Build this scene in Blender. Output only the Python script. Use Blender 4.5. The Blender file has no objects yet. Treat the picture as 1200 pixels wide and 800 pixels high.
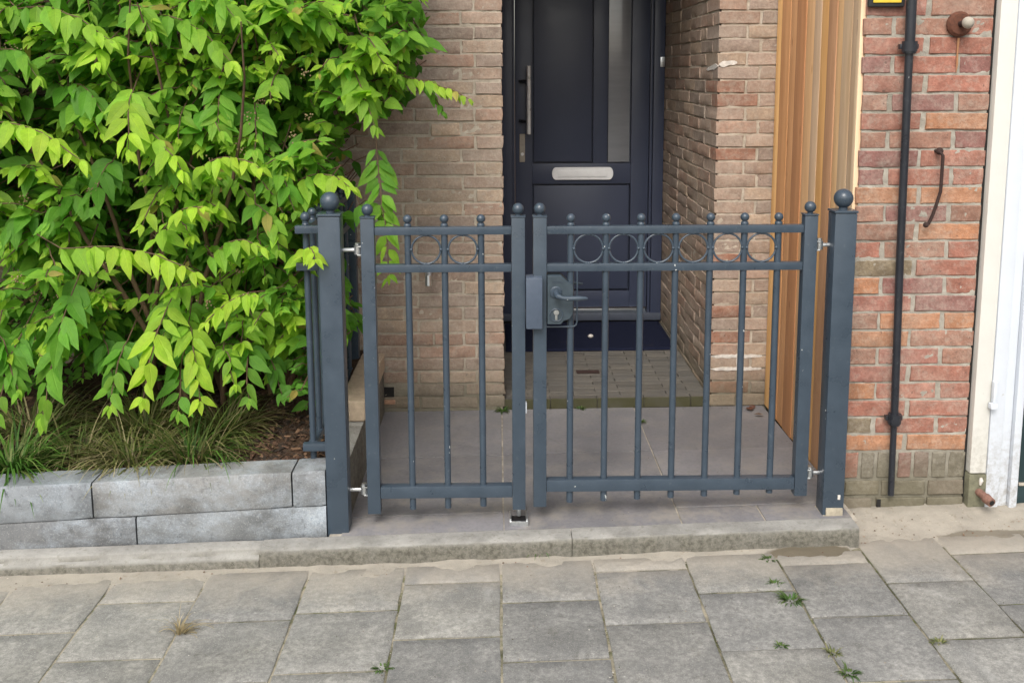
import bpy, bmesh, math, random
import numpy as np
from mathutils import Vector, Matrix, noise as mn
R_ = math.radians
rnd = random.Random(7)
SC = bpy.context.scene
COL = SC.collection

# ------------------------------------------------------------------ camera
CAMZ = 1.54
cam = bpy.data.cameras.new('camera'); co = bpy.data.objects.new('camera', cam); COL.objects.link(co)
cam.sensor_width = 36; cam.lens = 35.117; cam.shift_y = -0.115; cam.clip_start = .05; cam.clip_end = 500
co.matrix_world = Matrix(((0.99989, 0.00644, -0.01355, 0), (-0.01436, 0.14950, -0.98866, 0), (-0.00434, 0.98874, 0.14957, CAMZ), (0, 0, 0, 1)))
SC.camera = co
# ------------------------------------------------------------------ light
SC.view_settings.view_transform = 'Standard'; SC.view_settings.look = 'None'
SC.view_settings.exposure = 0.62; SC.view_settings.gamma = 1
SUN_EL, SUN_AZ = R_(47), R_(196)        # azimuth clockwise from +Y: behind the camera
w = bpy.data.worlds.new('World'); SC.world = w; w.use_nodes = True
wn = w.node_tree.nodes; wl = w.node_tree.links
bg = wn['Background']; sky = wn.new('ShaderNodeTexSky'); sky.sky_type = 'NISHITA'; sky.sun_disc = False
sky.sun_elevation = SUN_EL; sky.sun_rotation = SUN_AZ; sky.air_density = 1.6; sky.dust_density = 4
hs = wn.new('ShaderNodeHueSaturation'); hs.inputs['Saturation'].default_value = .42
wl.new(sky.outputs[0], hs.inputs['Color']); wl.new(hs.outputs[0], bg.inputs[0]); bg.inputs[1].default_value = .15
sd = bpy.data.lights.new('sun', 'SUN'); sd.energy = 1.15; sd.angle = R_(28); sd.color = (1, .965, .91)
so = bpy.data.objects.new('sun', sd); COL.objects.link(so)
sv = Vector((math.sin(SUN_AZ)*math.cos(SUN_EL), math.cos(SUN_AZ)*math.cos(SUN_EL), math.sin(SUN_EL)))
so.rotation_euler = sv.to_track_quat('Z', 'Y').to_euler(); so.location = sv*20

# ------------------------------------------------------------------ object helpers
def tag(o, label=None, cat=None, group=None, kind=None):
    if label: o['label'] = label
    if cat: o['category'] = cat
    if group: o['group'] = group
    if kind: o['kind'] = kind
    return o
def link(name, me, parent=None, color=None, mats=None):
    o = bpy.data.objects.new(name, me); COL.objects.link(o)
    if parent is not None:
        o.parent = parent; o.matrix_parent_inverse = world_of(parent).inverted()
    if color: o.color = (*color, 1)
    return o
def world_of(o):
    m = o.matrix_basis.copy()
    if o.parent is not None: m = world_of(o.parent) @ o.matrix_parent_inverse @ m
    return m
def empty(name, loc, label=None, cat=None, group=None, kind=None):
    o = bpy.data.objects.new(name, None); COL.objects.link(o); o.location = loc; o.empty_display_size = .1
    return tag(o, label, cat, group, kind)
def smooth(me, ang=40):
    me.polygons.foreach_set('use_smooth', [True]*len(me.polygons))
    me.set_sharp_from_angle(angle=R_(ang))
class MB:
    """collects shapes in world metres and links them as ONE mesh object"""
    def __init__(s): s.bm = bmesh.new()
    def merge(s, b, M=None):
        if M is not None: bmesh.ops.transform(b, matrix=M, verts=b.verts)
        me = bpy.data.meshes.new('t'); b.to_mesh(me); b.free(); s.bm.from_mesh(me); bpy.data.meshes.remove(me)
        return s
    def box(s, x0, x1, y0, y1, z0, z1, bev=.0015, M=None, dz=0, seg=2):
        b = bmesh.new(); bmesh.ops.create_cube(b, size=1)
        for v in b.verts:
            v.co = Vector((x0 if v.co.x < 0 else x1, y0 if v.co.y < 0 else y1, z0 if v.co.z < 0 else z1))
            if v.co.x == x1: v.co.z += dz
        if bev: bmesh.ops.bevel(b, geom=b.edges[:], offset=bev, segments=seg, affect='EDGES', profile=.6)
        return s.merge(b, M)
    def prism(s, pts, y0, y1, bev=.001, M=None):   # outline in xz, thickness in y
        b = bmesh.new(); vs = [b.verts.new((x, y0, z)) for x, z in pts]; f = b.faces.new(vs)
        r = bmesh.ops.extrude_face_region(b, geom=[f])
        for v in [g for g in r['geom'] if isinstance(g, bmesh.types.BMVert)]: v.co.y = y1
        bmesh.ops.recalc_face_normals(b, faces=b.faces)
        if bev: bmesh.ops.bevel(b, geom=b.edges[:], offset=bev, segments=1, affect='EDGES')
        return s.merge(b, M)
    def sphere(s, c, r, u=20, v=14, sc=(1, 1, 1)):
        b = bmesh.new(); bmesh.ops.create_uvsphere(b, u_segments=u, v_segments=v, radius=r)
        return s.merge(b, Matrix.Translation(c) @ Matrix.Diagonal((*sc, 1)))
    def tube(s, pts, r, n=12, caps=True):
        pts = [Vector(p) for p in pts]; rs = r if isinstance(r, (list, tuple)) else [r]*len(pts)
        b = bmesh.new(); rings = []; ref = None
        for i, p in enumerate(pts):
            t = (pts[min(i+1, len(pts)-1)] - pts[max(i-1, 0)]).normalized()
            if ref is None: ref = t.orthogonal().normalized()
            ref = (ref - t*ref.dot(t)).normalized(); bn = t.cross(ref)
            rings.append([b.verts.new(p + (ref*math.cos(a) + bn*math.sin(a))*rs[i]) for a in [2*math.pi*k/n for k in range(n)]])
        for i in range(len(rings)-1):
            for k in range(n):
                b.faces.new((rings[i][k], rings[i][(k+1) % n], rings[i+1][(k+1) % n], rings[i+1][k]))
        if caps: b.faces.new(rings[0][::-1]); b.faces.new(rings[-1])
        bmesh.ops.recalc_face_normals(b, faces=b.faces)
        return s.merge(b)
    def torus(s, c, R, r, n=36, m=8):              # ring facing +-Y
        b = bmesh.new(); g = []
        for i in range(n):
            a = 2*math.pi*i/n
            g.append([b.verts.new((c[0]+(R+r*math.cos(t))*math.cos(a), c[1]+r*math.sin(t), c[2]+(R+r*math.cos(t))*math.sin(a))) for t in [2*math.pi*k/m for k in range(m)]])
        for i in range(n):
            for k in range(m): b.faces.new((g[i][k], g[i][(k+1) % m], g[(i+1) % n][(k+1) % m], g[(i+1) % n][k]))
        bmesh.ops.recalc_face_normals(b, faces=b.faces)
        return s.merge(b)
    def build(s, name, m, parent=None, sm=35, loc=None):
        me = bpy.data.meshes.new(name)
        if loc is not None: bmesh.ops.translate(s.bm, verts=s.bm.verts, vec=-Vector(loc))
        s.bm.to_mesh(me); s.bm.free(); me.materials.append(m)
        if sm: smooth(me, sm)
        o = bpy.data.objects.new(name, me); COL.objects.link(o)
        if loc is not None: o.location = loc
        if parent is not None:
            o.parent = parent; o.matrix_parent_inverse = world_of(parent).inverted()
        return o
def mesh_np(name, V, F, m, col=None, sm=False):
    me = bpy.data.meshes.new(name); me.from_pydata([tuple(v) for v in V], [], F)
    if m: me.materials.append(m)
    if col is not None:
        a = me.color_attributes.new('tint', 'FLOAT_COLOR', 'POINT')
        a.data.foreach_set('color', np.column_stack([np.array(col), np.ones(len(V))]).astype(np.float32).ravel())
    if sm: me.polygons.foreach_set('use_smooth', [True]*len(me.polygons))
    return me
def fbm(x, y, z=0, o=4): return mn.fractal(Vector((x, y, z)), 1.0, 2.0, o)
def joined(name, items, m, parent=None):
    """items: (mesh, Matrix, colour) -> one mesh object holding them all, tinted one by one"""
    V = []; F = []; C = []; n = 0
    for me, M, c in items:
        k = len(me.vertices); v = np.empty(k*3); me.vertices.foreach_get('co', v); v = v.reshape(-1, 3)
        A = np.array(M); V.append(v @ A[:3, :3].T + A[:3, 3])
        C.append(np.tile(c, (k, 1))); F += [tuple(i+n for i in p.vertices) for p in me.polygons]; n += k
    o = link(name, mesh_np(name, np.vstack(V), F, m, np.vstack(C), True), parent); tag(o, kind='stuff')
    return o

# ------------------------------------------------------------------ material helpers
class NT:
    def __init__(s, name, rough=.7, spec=.4):
        s.m = bpy.data.materials.new(name); s.m.use_nodes = True; s.t = s.m.node_tree; s.n = s.t.nodes; s.b = s.n['Principled BSDF']
        s.b.inputs['Roughness'].default_value = rough; s.b.inputs['Specular IOR Level'].default_value = spec
        s.pos = s.n.new('ShaderNodeNewGeometry').outputs['Position']
    def set(s, sock, v):
        if v is None: return
        if isinstance(v, bpy.types.NodeSocket): s.t.links.new(v, sock)
        elif isinstance(v, (tuple, list)) and len(v) == 3 and sock.type == 'RGBA': sock.default_value = (*v, 1)
        else: sock.default_value = v
    def noise(s, scale, detail=5, rough=.6, stretch=None, off=0, dist=0):
        n = s.n.new('ShaderNodeTexNoise'); n.inputs['Scale'].default_value = scale; n.inputs['Detail'].default_value = detail
        n.inputs['Roughness'].default_value = rough; n.inputs['Distortion'].default_value = dist
        mp = s.n.new('ShaderNodeMapping'); mp.inputs['Scale'].default_value = stretch or (1, 1, 1); mp.inputs['Location'].default_value = (off, off*.7, off*1.3)
        s.t.links.new(s.pos, mp.inputs[0]); s.t.links.new(mp.outputs[0], n.inputs['Vector']); return n.outputs['Fac']
    def voro(s, scale, off=0):
        n = s.n.new('ShaderNodeTexVoronoi'); n.inputs['Scale'].default_value = scale
        s.t.links.new(s.pos, n.inputs['Vector']); return n.outputs['Distance']
    def rng(s, v, a, b, c=0., d=1.):
        n = s.n.new('ShaderNodeMapRange'); n.inputs[1].default_value = a; n.inputs[2].default_value = b
        n.inputs[3].default_value = c; n.inputs[4].default_value = d; s.t.links.new(v, n.inputs[0]); return n.outputs[0]
    def math(s, op, a, b=0.):
        n = s.n.new('ShaderNodeMath'); n.operation = op; s.set(n.inputs[0], a); s.set(n.inputs[1], b); return n.outputs[0]
    def mix(s, f, a, b, mode='MIX'):
        n = s.n.new('ShaderNodeMix'); n.data_type = 'RGBA'; n.blend_type = mode; n.clamp_result = False
        s.set(n.inputs[0], f); s.set(n.inputs[6], a); s.set(n.inputs[7], b); return n.outputs[2]
    def ocol(s): return s.n.new('ShaderNodeObjectInfo').outputs['Color']
    def orand(s): return s.n.new('ShaderNodeObjectInfo').outputs['Random']
    def attr(s, nm='tint'):
        a = s.n.new('ShaderNodeAttribute'); a.attribute_name = nm; return a.outputs['Color']
    def xyz(s):
        n = s.n.new('ShaderNodeSeparateXYZ'); s.t.links.new(s.pos, n.inputs[0]); return n.outputs
    def bump(s, h, dist=.002, strength=1., prev=None):
        n = s.n.new('ShaderNodeBump'); n.inputs['Distance'].default_value = dist; n.inputs['Strength'].default_value = strength
        s.t.links.new(h, n.inputs['Height'])
        if prev is not None: s.t.links.new(prev, n.inputs['Normal'])
        s.t.links.new(n.outputs[0], s.b.inputs['Normal']); return n.outputs[0]
    def col(s, c): s.set(s.b.inputs['Base Color'], c); return s
    def rgh(s, c): s.set(s.b.inputs['Roughness'], c); return s

def brick_mat(name, tinted, mortar, wash):
    t = NT(name, .9, .25)
    base = t.attr() if tinted else t.ocol()
    n1 = t.noise(22, 6, .65); n2 = t.noise(110, 4, .7, off=3); n3 = t.noise(9, 4, .6, off=8)
    c = t.mix(t.rng(n1, .36, .64), base, t.mix(1, base, (.62, .60, .60), 'MULTIPLY'))
    c = t.mix(t.rng(n2, .52, .75, 0, .45), c, t.mix(1, base, (1.5, 1.45, 1.4), 'MULTIPLY'))
    c = t.mix(t.math('MULTIPLY', t.rng(n3, .42, .68), wash), c, mortar)
    c = t.mix(.05 if wash < .5 else .15, c, mortar)
    c = t.mix(t.rng(t.noise(75, 4, .7, off=61), .35, .62, .55, 0), c, t.mix(1, base, (.55, .50, .50), 'MULTIPLY'))
    c = t.mix(t.math('MULTIPLY', t.rng(t.noise(45, 5, .7, off=15), .50, .64), wash*.85), c, mortar)
    c = t.mix(t.rng(t.noise(60, 3, .6, off=31), .66, .72, 0, .6), c, (.07, .055, .05))
    z = t.xyz()[2]                                      # damp green-grey foot of the wall
    damp = t.math('MULTIPLY', t.rng(t.math('ADD', z, t.math('MULTIPLY', n3, .22)), .42, .22), .62)
    c = t.mix(damp, c, (.135, .125, .085)); t.col(c)
    b = t.bump(n1, .005, .8); b = t.bump(n2, .0024, 1., b); t.bump(t.noise(320, 3, .7, off=51), .0008, .8, b); return t.m
def mortar_mat(name, a, b_):
    t = NT(name, .95, .2); n1 = t.noise(30, 6, .7); n2 = t.noise(180, 4, .7, off=4); n3 = t.noise(5, 3, off=9)
    c = t.mix(t.rng(n1, .35, .65), a, b_); c = t.mix(t.rng(n3, .5, .7, 0, .5), c, t.mix(1, c, (.7, .68, .62), 'MULTIPLY'))
    c = t.mix(t.rng(n2, .6, .75, 0, .5), c, (.5, .48, .44))
    z = t.xyz()[2]; damp = t.math('MULTIPLY', t.rng(t.math('ADD', z, t.math('MULTIPLY', n3, .22)), .42, .26), .85)
    c = t.mix(damp, c, (.15, .138, .10)); t.col(c)
    b = t.bump(n1, .005, .9); t.bump(n2, .002, .8, b); return t.m
M = {}
MORT_B = (.37, .315, .26); MORT_R = (.46, .42, .35)
M['brick_b'] = brick_mat('weathered_brick', False, MORT_B, .55); M['brick_bs'] = brick_mat('weathered_brick_joined', True, MORT_B, .55)
M['brick_r'] = brick_mat('red_brick', False, MORT_R, .28); M['brick_rs'] = brick_mat('red_brick_joined', True, MORT_R, .28)
M['mort_b'] = mortar_mat('brown_mortar', (.37, .318, .258), (.48, .42, .345)); M['mort_r'] = mortar_mat('pale_mortar', (.30, .275, .235), (.41, .38, .325))

def metal_paint(name, col, chips=.0):
    t = NT(name, .38, .5); n = t.noise(14, 4); n2 = t.noise(160, 3, .5, off=2)
    c = t.mix(t.rng(n, .35, .7), col, tuple(v*1.18 for v in col))
    c = t.mix(t.rng(t.noise(60, 5, .7, off=6), 0.60, .74, 0, .22), c, (.22, .24, .24))     # dust
    if chips: c = t.mix(t.rng(t.noise(38, 3, .5, off=12), .742, .752), c, (.55, .57, .56))
    t.col(c); t.rgh(t.rng(n, .3, .7, .24, .44)); t.bump(n2, .0004, .8); return t.m
M['gate'] = metal_paint('blue_grey_gate_paint', (.040, .057, .078), 1)
M['pipe'] = metal_paint('black_pipe_paint', (.018, .020, .026), 1)
def plain(name, col, rough=.5, metal=0, spec=.5, var=.25, sc=30, bd=.0004):
    t = NT(name, rough, spec); t.b.inputs['Metallic'].default_value = metal
    n = t.noise(sc, 5, .65); t.col(t.mix(t.rng(n, .3, .7), tuple(v*(1-var) for v in col), tuple(v*(1+var*.5) for v in col)))
    t.rgh(t.rng(n, .3, .7, rough*.85, min(1, rough*1.2))); t.bump(t.noise(sc*5, 3, off=3), bd); return t.m
M['zinc'] = plain('bright_zinc', (.62, .64, .65), .32, .9, var=.2, sc=80)
M['steel'] = plain('brushed_steel', (.75, .75, .75), .30, .35, var=.1)
M['door'] = plain('navy_door_paint', (.045, .055, .092), .36, spec=.45, var=.08, sc=6, bd=.0001)
M['door2'] = plain('door_sill_paint', (.062, .072, .098), .5, var=.15)
M['lock'] = plain('dark_lock_paint', (.042, .060, .075), .42, var=.15, sc=50)
M['rubber'] = plain('black_rubber', (.008, .008, .010), .7)
M['rust'] = plain('rusty_iron', (.16, .065, .04), .85, .3, var=.5, sc=90, bd=.001)
M['rustd'] = plain('dark_rusty_iron', (.06, .035, .03), .8, .4, var=.5, sc=90, bd=.001)
M['putty'] = plain('pale_putty', (.40, .36, .30), .8, var=.2)
M['beige'] = plain('beige_mortar_patch', (.42, .37, .28), .95, var=.25, sc=60, bd=.002)
M['white_mark'] = plain('white_plaster_smear', (.66, .62, .57), .9, var=.3, sc=60, bd=.002)
M['cream'] = plain('cream_paint', (.68, .66, .60), .45, var=.05, sc=9)
M['white'] = plain('white_gloss_paint', (.62, .66, .72), .35, var=.03, sc=7)
def trim_mat(name, col):
    t = NT(name, .42, .4); n = t.noise(9, 5, .7); n2 = t.noise(60, 4, .7, off=4); z = t.xyz()[2]
    c = t.mix(t.rng(n, .35, .7, 0, .5), col, tuple(v*.88 for v in col))
    splash = t.math('MULTIPLY', t.rng(z, .42, .05), t.rng(n2, .42, .68, .1, .8)); c = t.mix(splash, c, (.24, .21, .16))
    c = t.mix(t.rng(t.noise(26, 4, .7, off=9), .68, .74, 0, .5), c, (.42, .39, .33)); t.col(c); t.bump(n2, .0006, .6); return t.m
M['cream'] = trim_mat('cream_paint', (.68, .67, .625)); M['white'] = trim_mat('white_gloss_paint', (.64, .68, .74))
M['green'] = plain('dark_green_door_paint', (.018, .040, .045), .4, var=.1)
M['base'] = plain('mossy_stone', (.17, .165, .11), .9, var=.4, sc=40, bd=.002)
M['yellow'] = plain('yellow_enamel', (.78, .55, .06), .4, var=.12, sc=40)
M['black'] = plain('black_plastic', (.02, .022, .024), .5)
M['cavity'] = plain('dark_cavity', (.012, .011, .010), .95)
def mat_mat():
    t = NT('navy_coir_mat', .95, .1); n = t.noise(420, 3, .7); n2 = t.noise(12, 4, off=5)
    c = t.mix(t.rng(n, .35, .65), (.006, .008, .020), (.017, .021, .046)); c = t.mix(t.rng(n2, .6, .75, 0, .25), c, (.06, .055, .05))
    t.col(c); t.bump(n, .004, 1); return t.m
M['mat'] = mat_mat()
def glass_mat():
    t = NT('frosted_grey_glass', .22, .6); n = t.noise(3, 4, stretch=(1, 1, 6)); t.col(t.mix(n, (.16, .17, .19), (.27, .275, .29)))
    t.b.inputs['Coat Weight'].default_value = .6; t.b.inputs['Coat Roughness'].default_value = .05
    t.bump(t.noise(260, 2), .0004, .6); return t.m
M['glass'] = glass_mat()
def slab_mat():
    t = NT('concrete_paving', .92, .25); base = t.ocol()
    n1 = t.noise(7, 6, .65, dist=.4); n2 = t.noise(60, 5, .7, off=3); n3 = t.noise(300, 3, .7, off=7); n4 = t.noise(2.6, 4, .6, off=11)
    c = t.mix(t.rng(n1, .32, .68), t.mix(1, base, (.60, .61, .62), 'MULTIPLY'), t.mix(1, base, (1.18, 1.17, 1.14), 'MULTIPLY'))
    c = t.mix(t.rng(n2, .38, .60, .0, .7), c, t.mix(1, base, (.50, .50, .50), 'MULTIPLY'))
    c = t.mix(t.rng(t.noise(130, 3, .7, off=41), .50, .66, 0, .4), c, t.mix(1, base, (.45, .45, .44), 'MULTIPLY'))
    c = t.mix(t.rng(n3, .54, .68, 0, .5), c, t.mix(1, base, (1.65, 1.6, 1.52), 'MULTIPLY'))
    c = t.mix(t.rng(t.noise(24, 5, .75, off=21), .63, .74, 0, .6), c, (.46, .45, .42))          # pale scuffs
    c = t.mix(t.rng(t.voro(14), .045, .02, 0, .45), c, (.55, .54, .51))
    c = t.mix(t.rng(n4, .50, .68, 0, .45), c, t.mix(1, c, (.55, .55, .53), 'MULTIPLY'))
    c = t.mix(t.rng(t.noise(3.4, 6, .7, off=71, dist=1.2), .60, .74, 0, .35), c, (.50, .49, .46))
    c = t.mix(t.rng(t.noise(16, 6, .75, off=81), .58, .66, 0, .5), c, t.mix(1, c, (.62, .61, .57), 'MULTIPLY'))                                 # dark stains
    x, y, z = t.xyz()[0:3]
    dust = t.rng(t.math('ADD', y, t.math('MULTIPLY', n1, .42)), 2.96, 3.22, 0, .85)
    c = t.mix(dust, c, (.33, .295, .245)); t.col(c)
    b = t.bump(n2, .0018, .8); t.bump(n3, .0011, .9, b); return t.m
M['slab'] = slab_mat()
def stone_mat():
    t = NT('blue_grey_stone', .9, .25); base = t.ocol()
    n1 = t.noise(5, 6, .65, dist=.6); n2 = t.noise(40, 5, .75, off=5); n3 = t.noise(220, 3, .7, off=9); n4 = t.noise(3.2, 6, .7, off=17, stretch=(1, 1, 1.5))
    c = t.mix(t.rng(n1, .35, .65), t.mix(1, base, (.55, .55, .55), 'MULTIPLY'), base)
    c = t.mix(t.math('MULTIPLY', t.rng(n4, .46, .66, 0, .9), t.rng(n2, .30, .60, .35, 1)), c, t.mix(t.rng(n3, .35, .65), (.31, .355, .40), (.48, .53, .585)))     # lime bloom
    c = t.mix(t.rng(n2, .54, .68, 0, .6), c, (.085, .09, .095)); c = t.mix(t.rng(n3, .55, .7, 0, .5), c, (.40, .41, .40)); t.col(c)
    b = t.bump(n2, .003, .7); t.bump(n3, .001, .9, b); return t.m
M['stone'] = stone_mat()
def kerb_mat():
    t = NT('old_kerb_concrete', .95, .2); n1 = t.noise(9, 6, .7); n2 = t.noise(60, 5, .7, off=4); n3 = t.noise(260, 3, .7, off=6)
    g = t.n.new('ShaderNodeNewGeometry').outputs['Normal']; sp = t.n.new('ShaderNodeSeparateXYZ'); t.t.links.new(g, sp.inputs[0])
    c = t.mix(t.rng(n1, .35, .65), (.225, .217, .20), (.34, .33, .305))
    c = t.mix(t.rng(n2, .55, .7, 0, .6), c, (.15, .14, .11))
    steep = t.math('MULTIPLY', t.rng(sp.outputs[2], .8, .2), t.rng(n1, .25, .55, .55, .95))
    c = t.mix(steep, c, t.mix(t.rng(n2, .4, .6), (.085, .080, .063), (.18, .17, .14)))       # darker, mottled brown-grey where the face turns upright
    c = t.mix(t.rng(n3, .6, .75, 0, .5), c, (.5, .47, .41)); t.col(c)
    b = t.bump(n2, .004, .8); t.bump(n3, .0015, .9, b); return t.m
M['kerb'] = kerb_mat()
def tile_mat():
    t = NT('slate_grey_tile', .55, .4); base = t.ocol()
    n1 = t.noise(4, 6, .6, dist=.5); n2 = t.noise(70, 5, .7, off=4); n3 = t.noise(8, 5, .7, off=14)
    c = t.mix(t.rng(n1, .3, .7), base, t.mix(1, base, (1.35, 1.32, 1.3), 'MULTIPLY'))
    c = t.mix(t.rng(n2, .45, .65, 0, .35), c, t.mix(1, base, (.7, .7, .7), 'MULTIPLY'))
    y = t.xyz()[1]
    c = t.mix(t.math('MULTIPLY', t.rng(n3, .46, .68), t.rng(y, 3.75, 3.1, .2, .6)), c, (.33, .30, .25))       # trodden-in dust by the gate
    t.col(c); t.rgh(t.rng(n1, .3, .7, .48, .75)); t.bump(n2, .0012, .6); return t.m
M['tile'] = tile_mat()
def paver_mat():
    t = NT('recess_brick_paver', .9, .25); base = t.ocol(); n1 = t.noise(8, 5, .65); n2 = t.noise(70, 4, .7, off=4)
    c = t.mix(t.rng(n1, .35, .65), base, t.mix(1, base, (1.25, 1.2, 1.12), 'MULTIPLY')); c = t.mix(t.rng(n2, .5, .7, 0, .5), c, (.09, .085, .075))
    y = t.xyz()[1]; moss = t.math('MULTIPLY', t.rng(y, 4.262, 4.25), t.rng(n1, .25, .55, .6, 1))
    c = t.mix(moss, c, (.062, .060, .030)); t.col(c); t.bump(n2, .002, .8); return t.m
M['paver'] = paver_mat()
M['step_joint'] = plain('dirty_step_joint', (.105, .098, .086), .95, var=.4, sc=50, bd=.002)
def sand_mat():
    t = NT('pale_sand', .97, .15); n1 = t.noise(12, 6, .65); n2 = t.noise(350, 3, .7, off=4); n3 = t.noise(45, 4, .7, off=9)
    c = t.mix(t.rng(n1, .3, .7), (.285, .26, .22), (.37, .335, .28)); c = t.mix(t.rng(n3, .58, .72, 0, .6), c, (.20, .15, .10))
    c = t.mix(t.rng(n2, .58, .72, 0, .5), c, (.50, .44, .36))
    x, y, z = t.xyz()[0:3]
    def ell(cx, cy, rx, ry):
        a = t.math('POWER', t.math('ABSOLUTE', t.math('DIVIDE', t.math('SUBTRACT', x, cx), rx)), 2.)
        b = t.math('POWER', t.math('ABSOLUTE', t.math('DIVIDE', t.math('SUBTRACT', y, cy), ry)), 2.)
        return t.rng(t.math('ADD', t.math('ADD', a, b), t.math('MULTIPLY', t.math('SUBTRACT', n1, .5), 1.2)), 1.15, .8)
    wet = t.math('MAXIMUM', ell(.985, 2.965, .135, .045), t.math('MULTIPLY', ell(1.62, 3.04, .2, .03), .7))
    c = t.mix(t.math('MULTIPLY', wet, .9), c, (.115, .095, .065)); t.col(c)
    b = t.bump(n3, .003, .8); t.bump(n2, .0015, .9, b); return t.m
M['sand'] = sand_mat()
def bed_mat():
    t = NT('joint_sand', .97, .15); n1 = t.noise(5, 5, .7); n2 = t.noise(200, 3, .7, off=4); n3 = t.noise(28, 4, .7, off=8)
    c = t.mix(t.rng(t.math('ADD', n1, t.math('MULTIPLY', t.xyz()[0], .06)), .44, .62), (.33, .295, .225), (.080, .078, .048)); c = t.mix(t.rng(n3, .52, .62, 0, .7), c, (.085, .10, .03))
    c = t.mix(t.rng(n2, .55, .7, 0, .5), c, (.32, .28, .2)); t.col(c); t.bump(n2, .002, .9); return t.m
M['bed'] = bed_mat()
def grout_mat():
    t = NT('pale_tile_grout', .95, .2); n1 = t.noise(18, 5, .7); t.col(t.mix(t.rng(n1, .35, .65), (.24, .215, .18), (.50, .45, .37))); t.bump(n1, .002); return t.m
M['grout'] = grout_mat()
def soil_mat():
    t = NT('dark_soil', .97, .1); n1 = t.noise(30, 6, .7); n2 = t.noise(160, 3, .7, off=2)
    c = t.mix(t.rng(n1, .35, .65), (.022, .015, .010), (.07, .042, .028)); c = t.mix(t.rng(n2, .55, .7, 0, .5), c, (.2, .13, .085)); t.col(c)
    b = t.bump(n1, .01, .9); t.bump(n2, .003, .9, b); return t.m
M['soil'] = soil_mat()
def asphalt():
    t = NT('asphalt', .9, .3); n = t.noise(300, 3, .7); n1 = t.noise(2, 4); t.col(t.mix(t.rng(n, .4, .6), (.035, .035, .036), t.mix(n1, (.06, .06, .06), (.08, .078, .075)))); t.bump(n, .003); return t.m
M['asphalt'] = asphalt()
def wood_mat():
    t = NT('cedar_board', .62, .3); base = t.ocol()
    n1 = t.noise(30, 6, .65, stretch=(1, 1, .07), dist=.6); n2 = t.noise(150, 3, .7, stretch=(1, 1, .03), off=5); n3 = t.noise(6, 3, off=9, stretch=(1, 1, .3))
    c = t.mix(t.rng(n1, .3, .7), t.mix(1, base, (.84, .78, .72), 'MULTIPLY'), t.mix(1, base, (1.12, 1.12, 1.12), 'MULTIPLY'))
    c = t.mix(t.rng(n2, .5, .7, 0, .3), c, t.mix(1, base, (.75, .64, .54), 'MULTIPLY')); c = t.mix(t.rng(n3, .45, .75, 0, .3), c, t.mix(1, base, (1.2, 1.3, 1.5), 'MULTIPLY'))
    kv = t.n.new('ShaderNodeTexVoronoi'); kv.inputs['Scale'].default_value = 3.2; kv.inputs['Randomness'].default_value = 1
    mp = t.n.new('ShaderNodeMapping'); mp.inputs['Scale'].default_value = (1, 3.4, 1); t.t.links.new(t.pos, mp.inputs[0]); t.t.links.new(mp.outputs[0], kv.inputs['Vector'])
    c = t.mix(t.rng(kv.outputs['Distance'], .075, .03, 0, .75), c, t.mix(1, base, (.42, .30, .22), 'MULTIPLY'))
    t.col(c); t.bump(n1, .0012, .6); return t.m
M['wood'] = wood_mat()
def leaf_mat(name, tinted):
    t = NT(name, .55, .28); base = t.attr() if tinted else t.ocol()
    uv = t.n.new('ShaderNodeAttribute'); uv.attribute_name = 'luv'
    sp = t.n.new('ShaderNodeSeparateXYZ'); t.t.links.new(uv.outputs['Vector'], sp.inputs[0]); u, v = sp.outputs[0], sp.outputs[1]
    au = t.math('ABSOLUTE', u)
    rib = t.rng(au, .10, .02)
    side = t.math('SUBTRACT', v, t.math('MULTIPLY', au, .22)); vv = t.math('ABSOLUTE', t.math('SUBTRACT', t.math('FRACT', t.math('MULTIPLY', side, 7.)), .5))
    vein = t.math('MAXIMUM', rib, t.math('MULTIPLY', t.rng(vv, .10, .02), .6))
    n = t.noise(30, 4)
    c = t.mix(t.rng(n, .3, .7), t.mix(1, base, (.82, .86, .8), 'MULTIPLY'), t.mix(1, base, (1.12, 1.08, 1.0), 'MULTIPLY'))
    c = t.mix(t.math('MULTIPLY', vein, .28), c, t.mix(1, base, (1.7, 1.45, 1.5), 'MULTIPLY')); t.col(c)
    t.bump(t.math('SUBTRACT', 1., vein), .0016, .7)
    tr = t.n.new('ShaderNodeBsdfTranslucent'); t.set(tr.inputs[0], t.mix(1, c, (1.2, 1.5, .5), 'MULTIPLY'))
    mx = t.n.new('ShaderNodeMixShader'); mx.inputs[0].default_value = .46
    t.t.links.new(t.b.outputs[0], mx.inputs[1]); t.t.links.new(tr.outputs[0], mx.inputs[2])
    t.t.links.new(mx.outputs[0], t.n['Material Output'].inputs[0]); return t.m
M['leaf'] = leaf_mat('shrub_leaf', False); M['leafs'] = leaf_mat('shrub_leaf_joined', True)
def tint_mat(name, rough=.6, tl=.25):
    t = NT(name, rough, .3); base = t.attr(); n = t.noise(50, 4); c = t.mix(t.rng(n, .3, .7), t.mix(1, base, (.75, .75, .75), 'MULTIPLY'), base); t.col(c)
    if tl:
        tr = t.n.new('ShaderNodeBsdfTranslucent'); t.set(tr.inputs[0], c); mx = t.n.new('ShaderNodeMixShader'); mx.inputs[0].default_value = tl
        t.t.links.new(t.b.outputs[0], mx.inputs[1]); t.t.links.new(tr.outputs[0], mx.inputs[2]); t.t.links.new(mx.outputs[0], t.n['Material Output'].inputs[0])
    return t.m
M['blade'] = tint_mat('grass_blade'); M['chip'] = tint_mat('bark_chip', .9, 0)
M['twig'] = plain('brown_twig', (.12, .07, .04), .8, var=.4, sc=60)
M['stem'] = plain('green_stem', (.16, .20, .05), .6, var=.3, sc=60)

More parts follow.
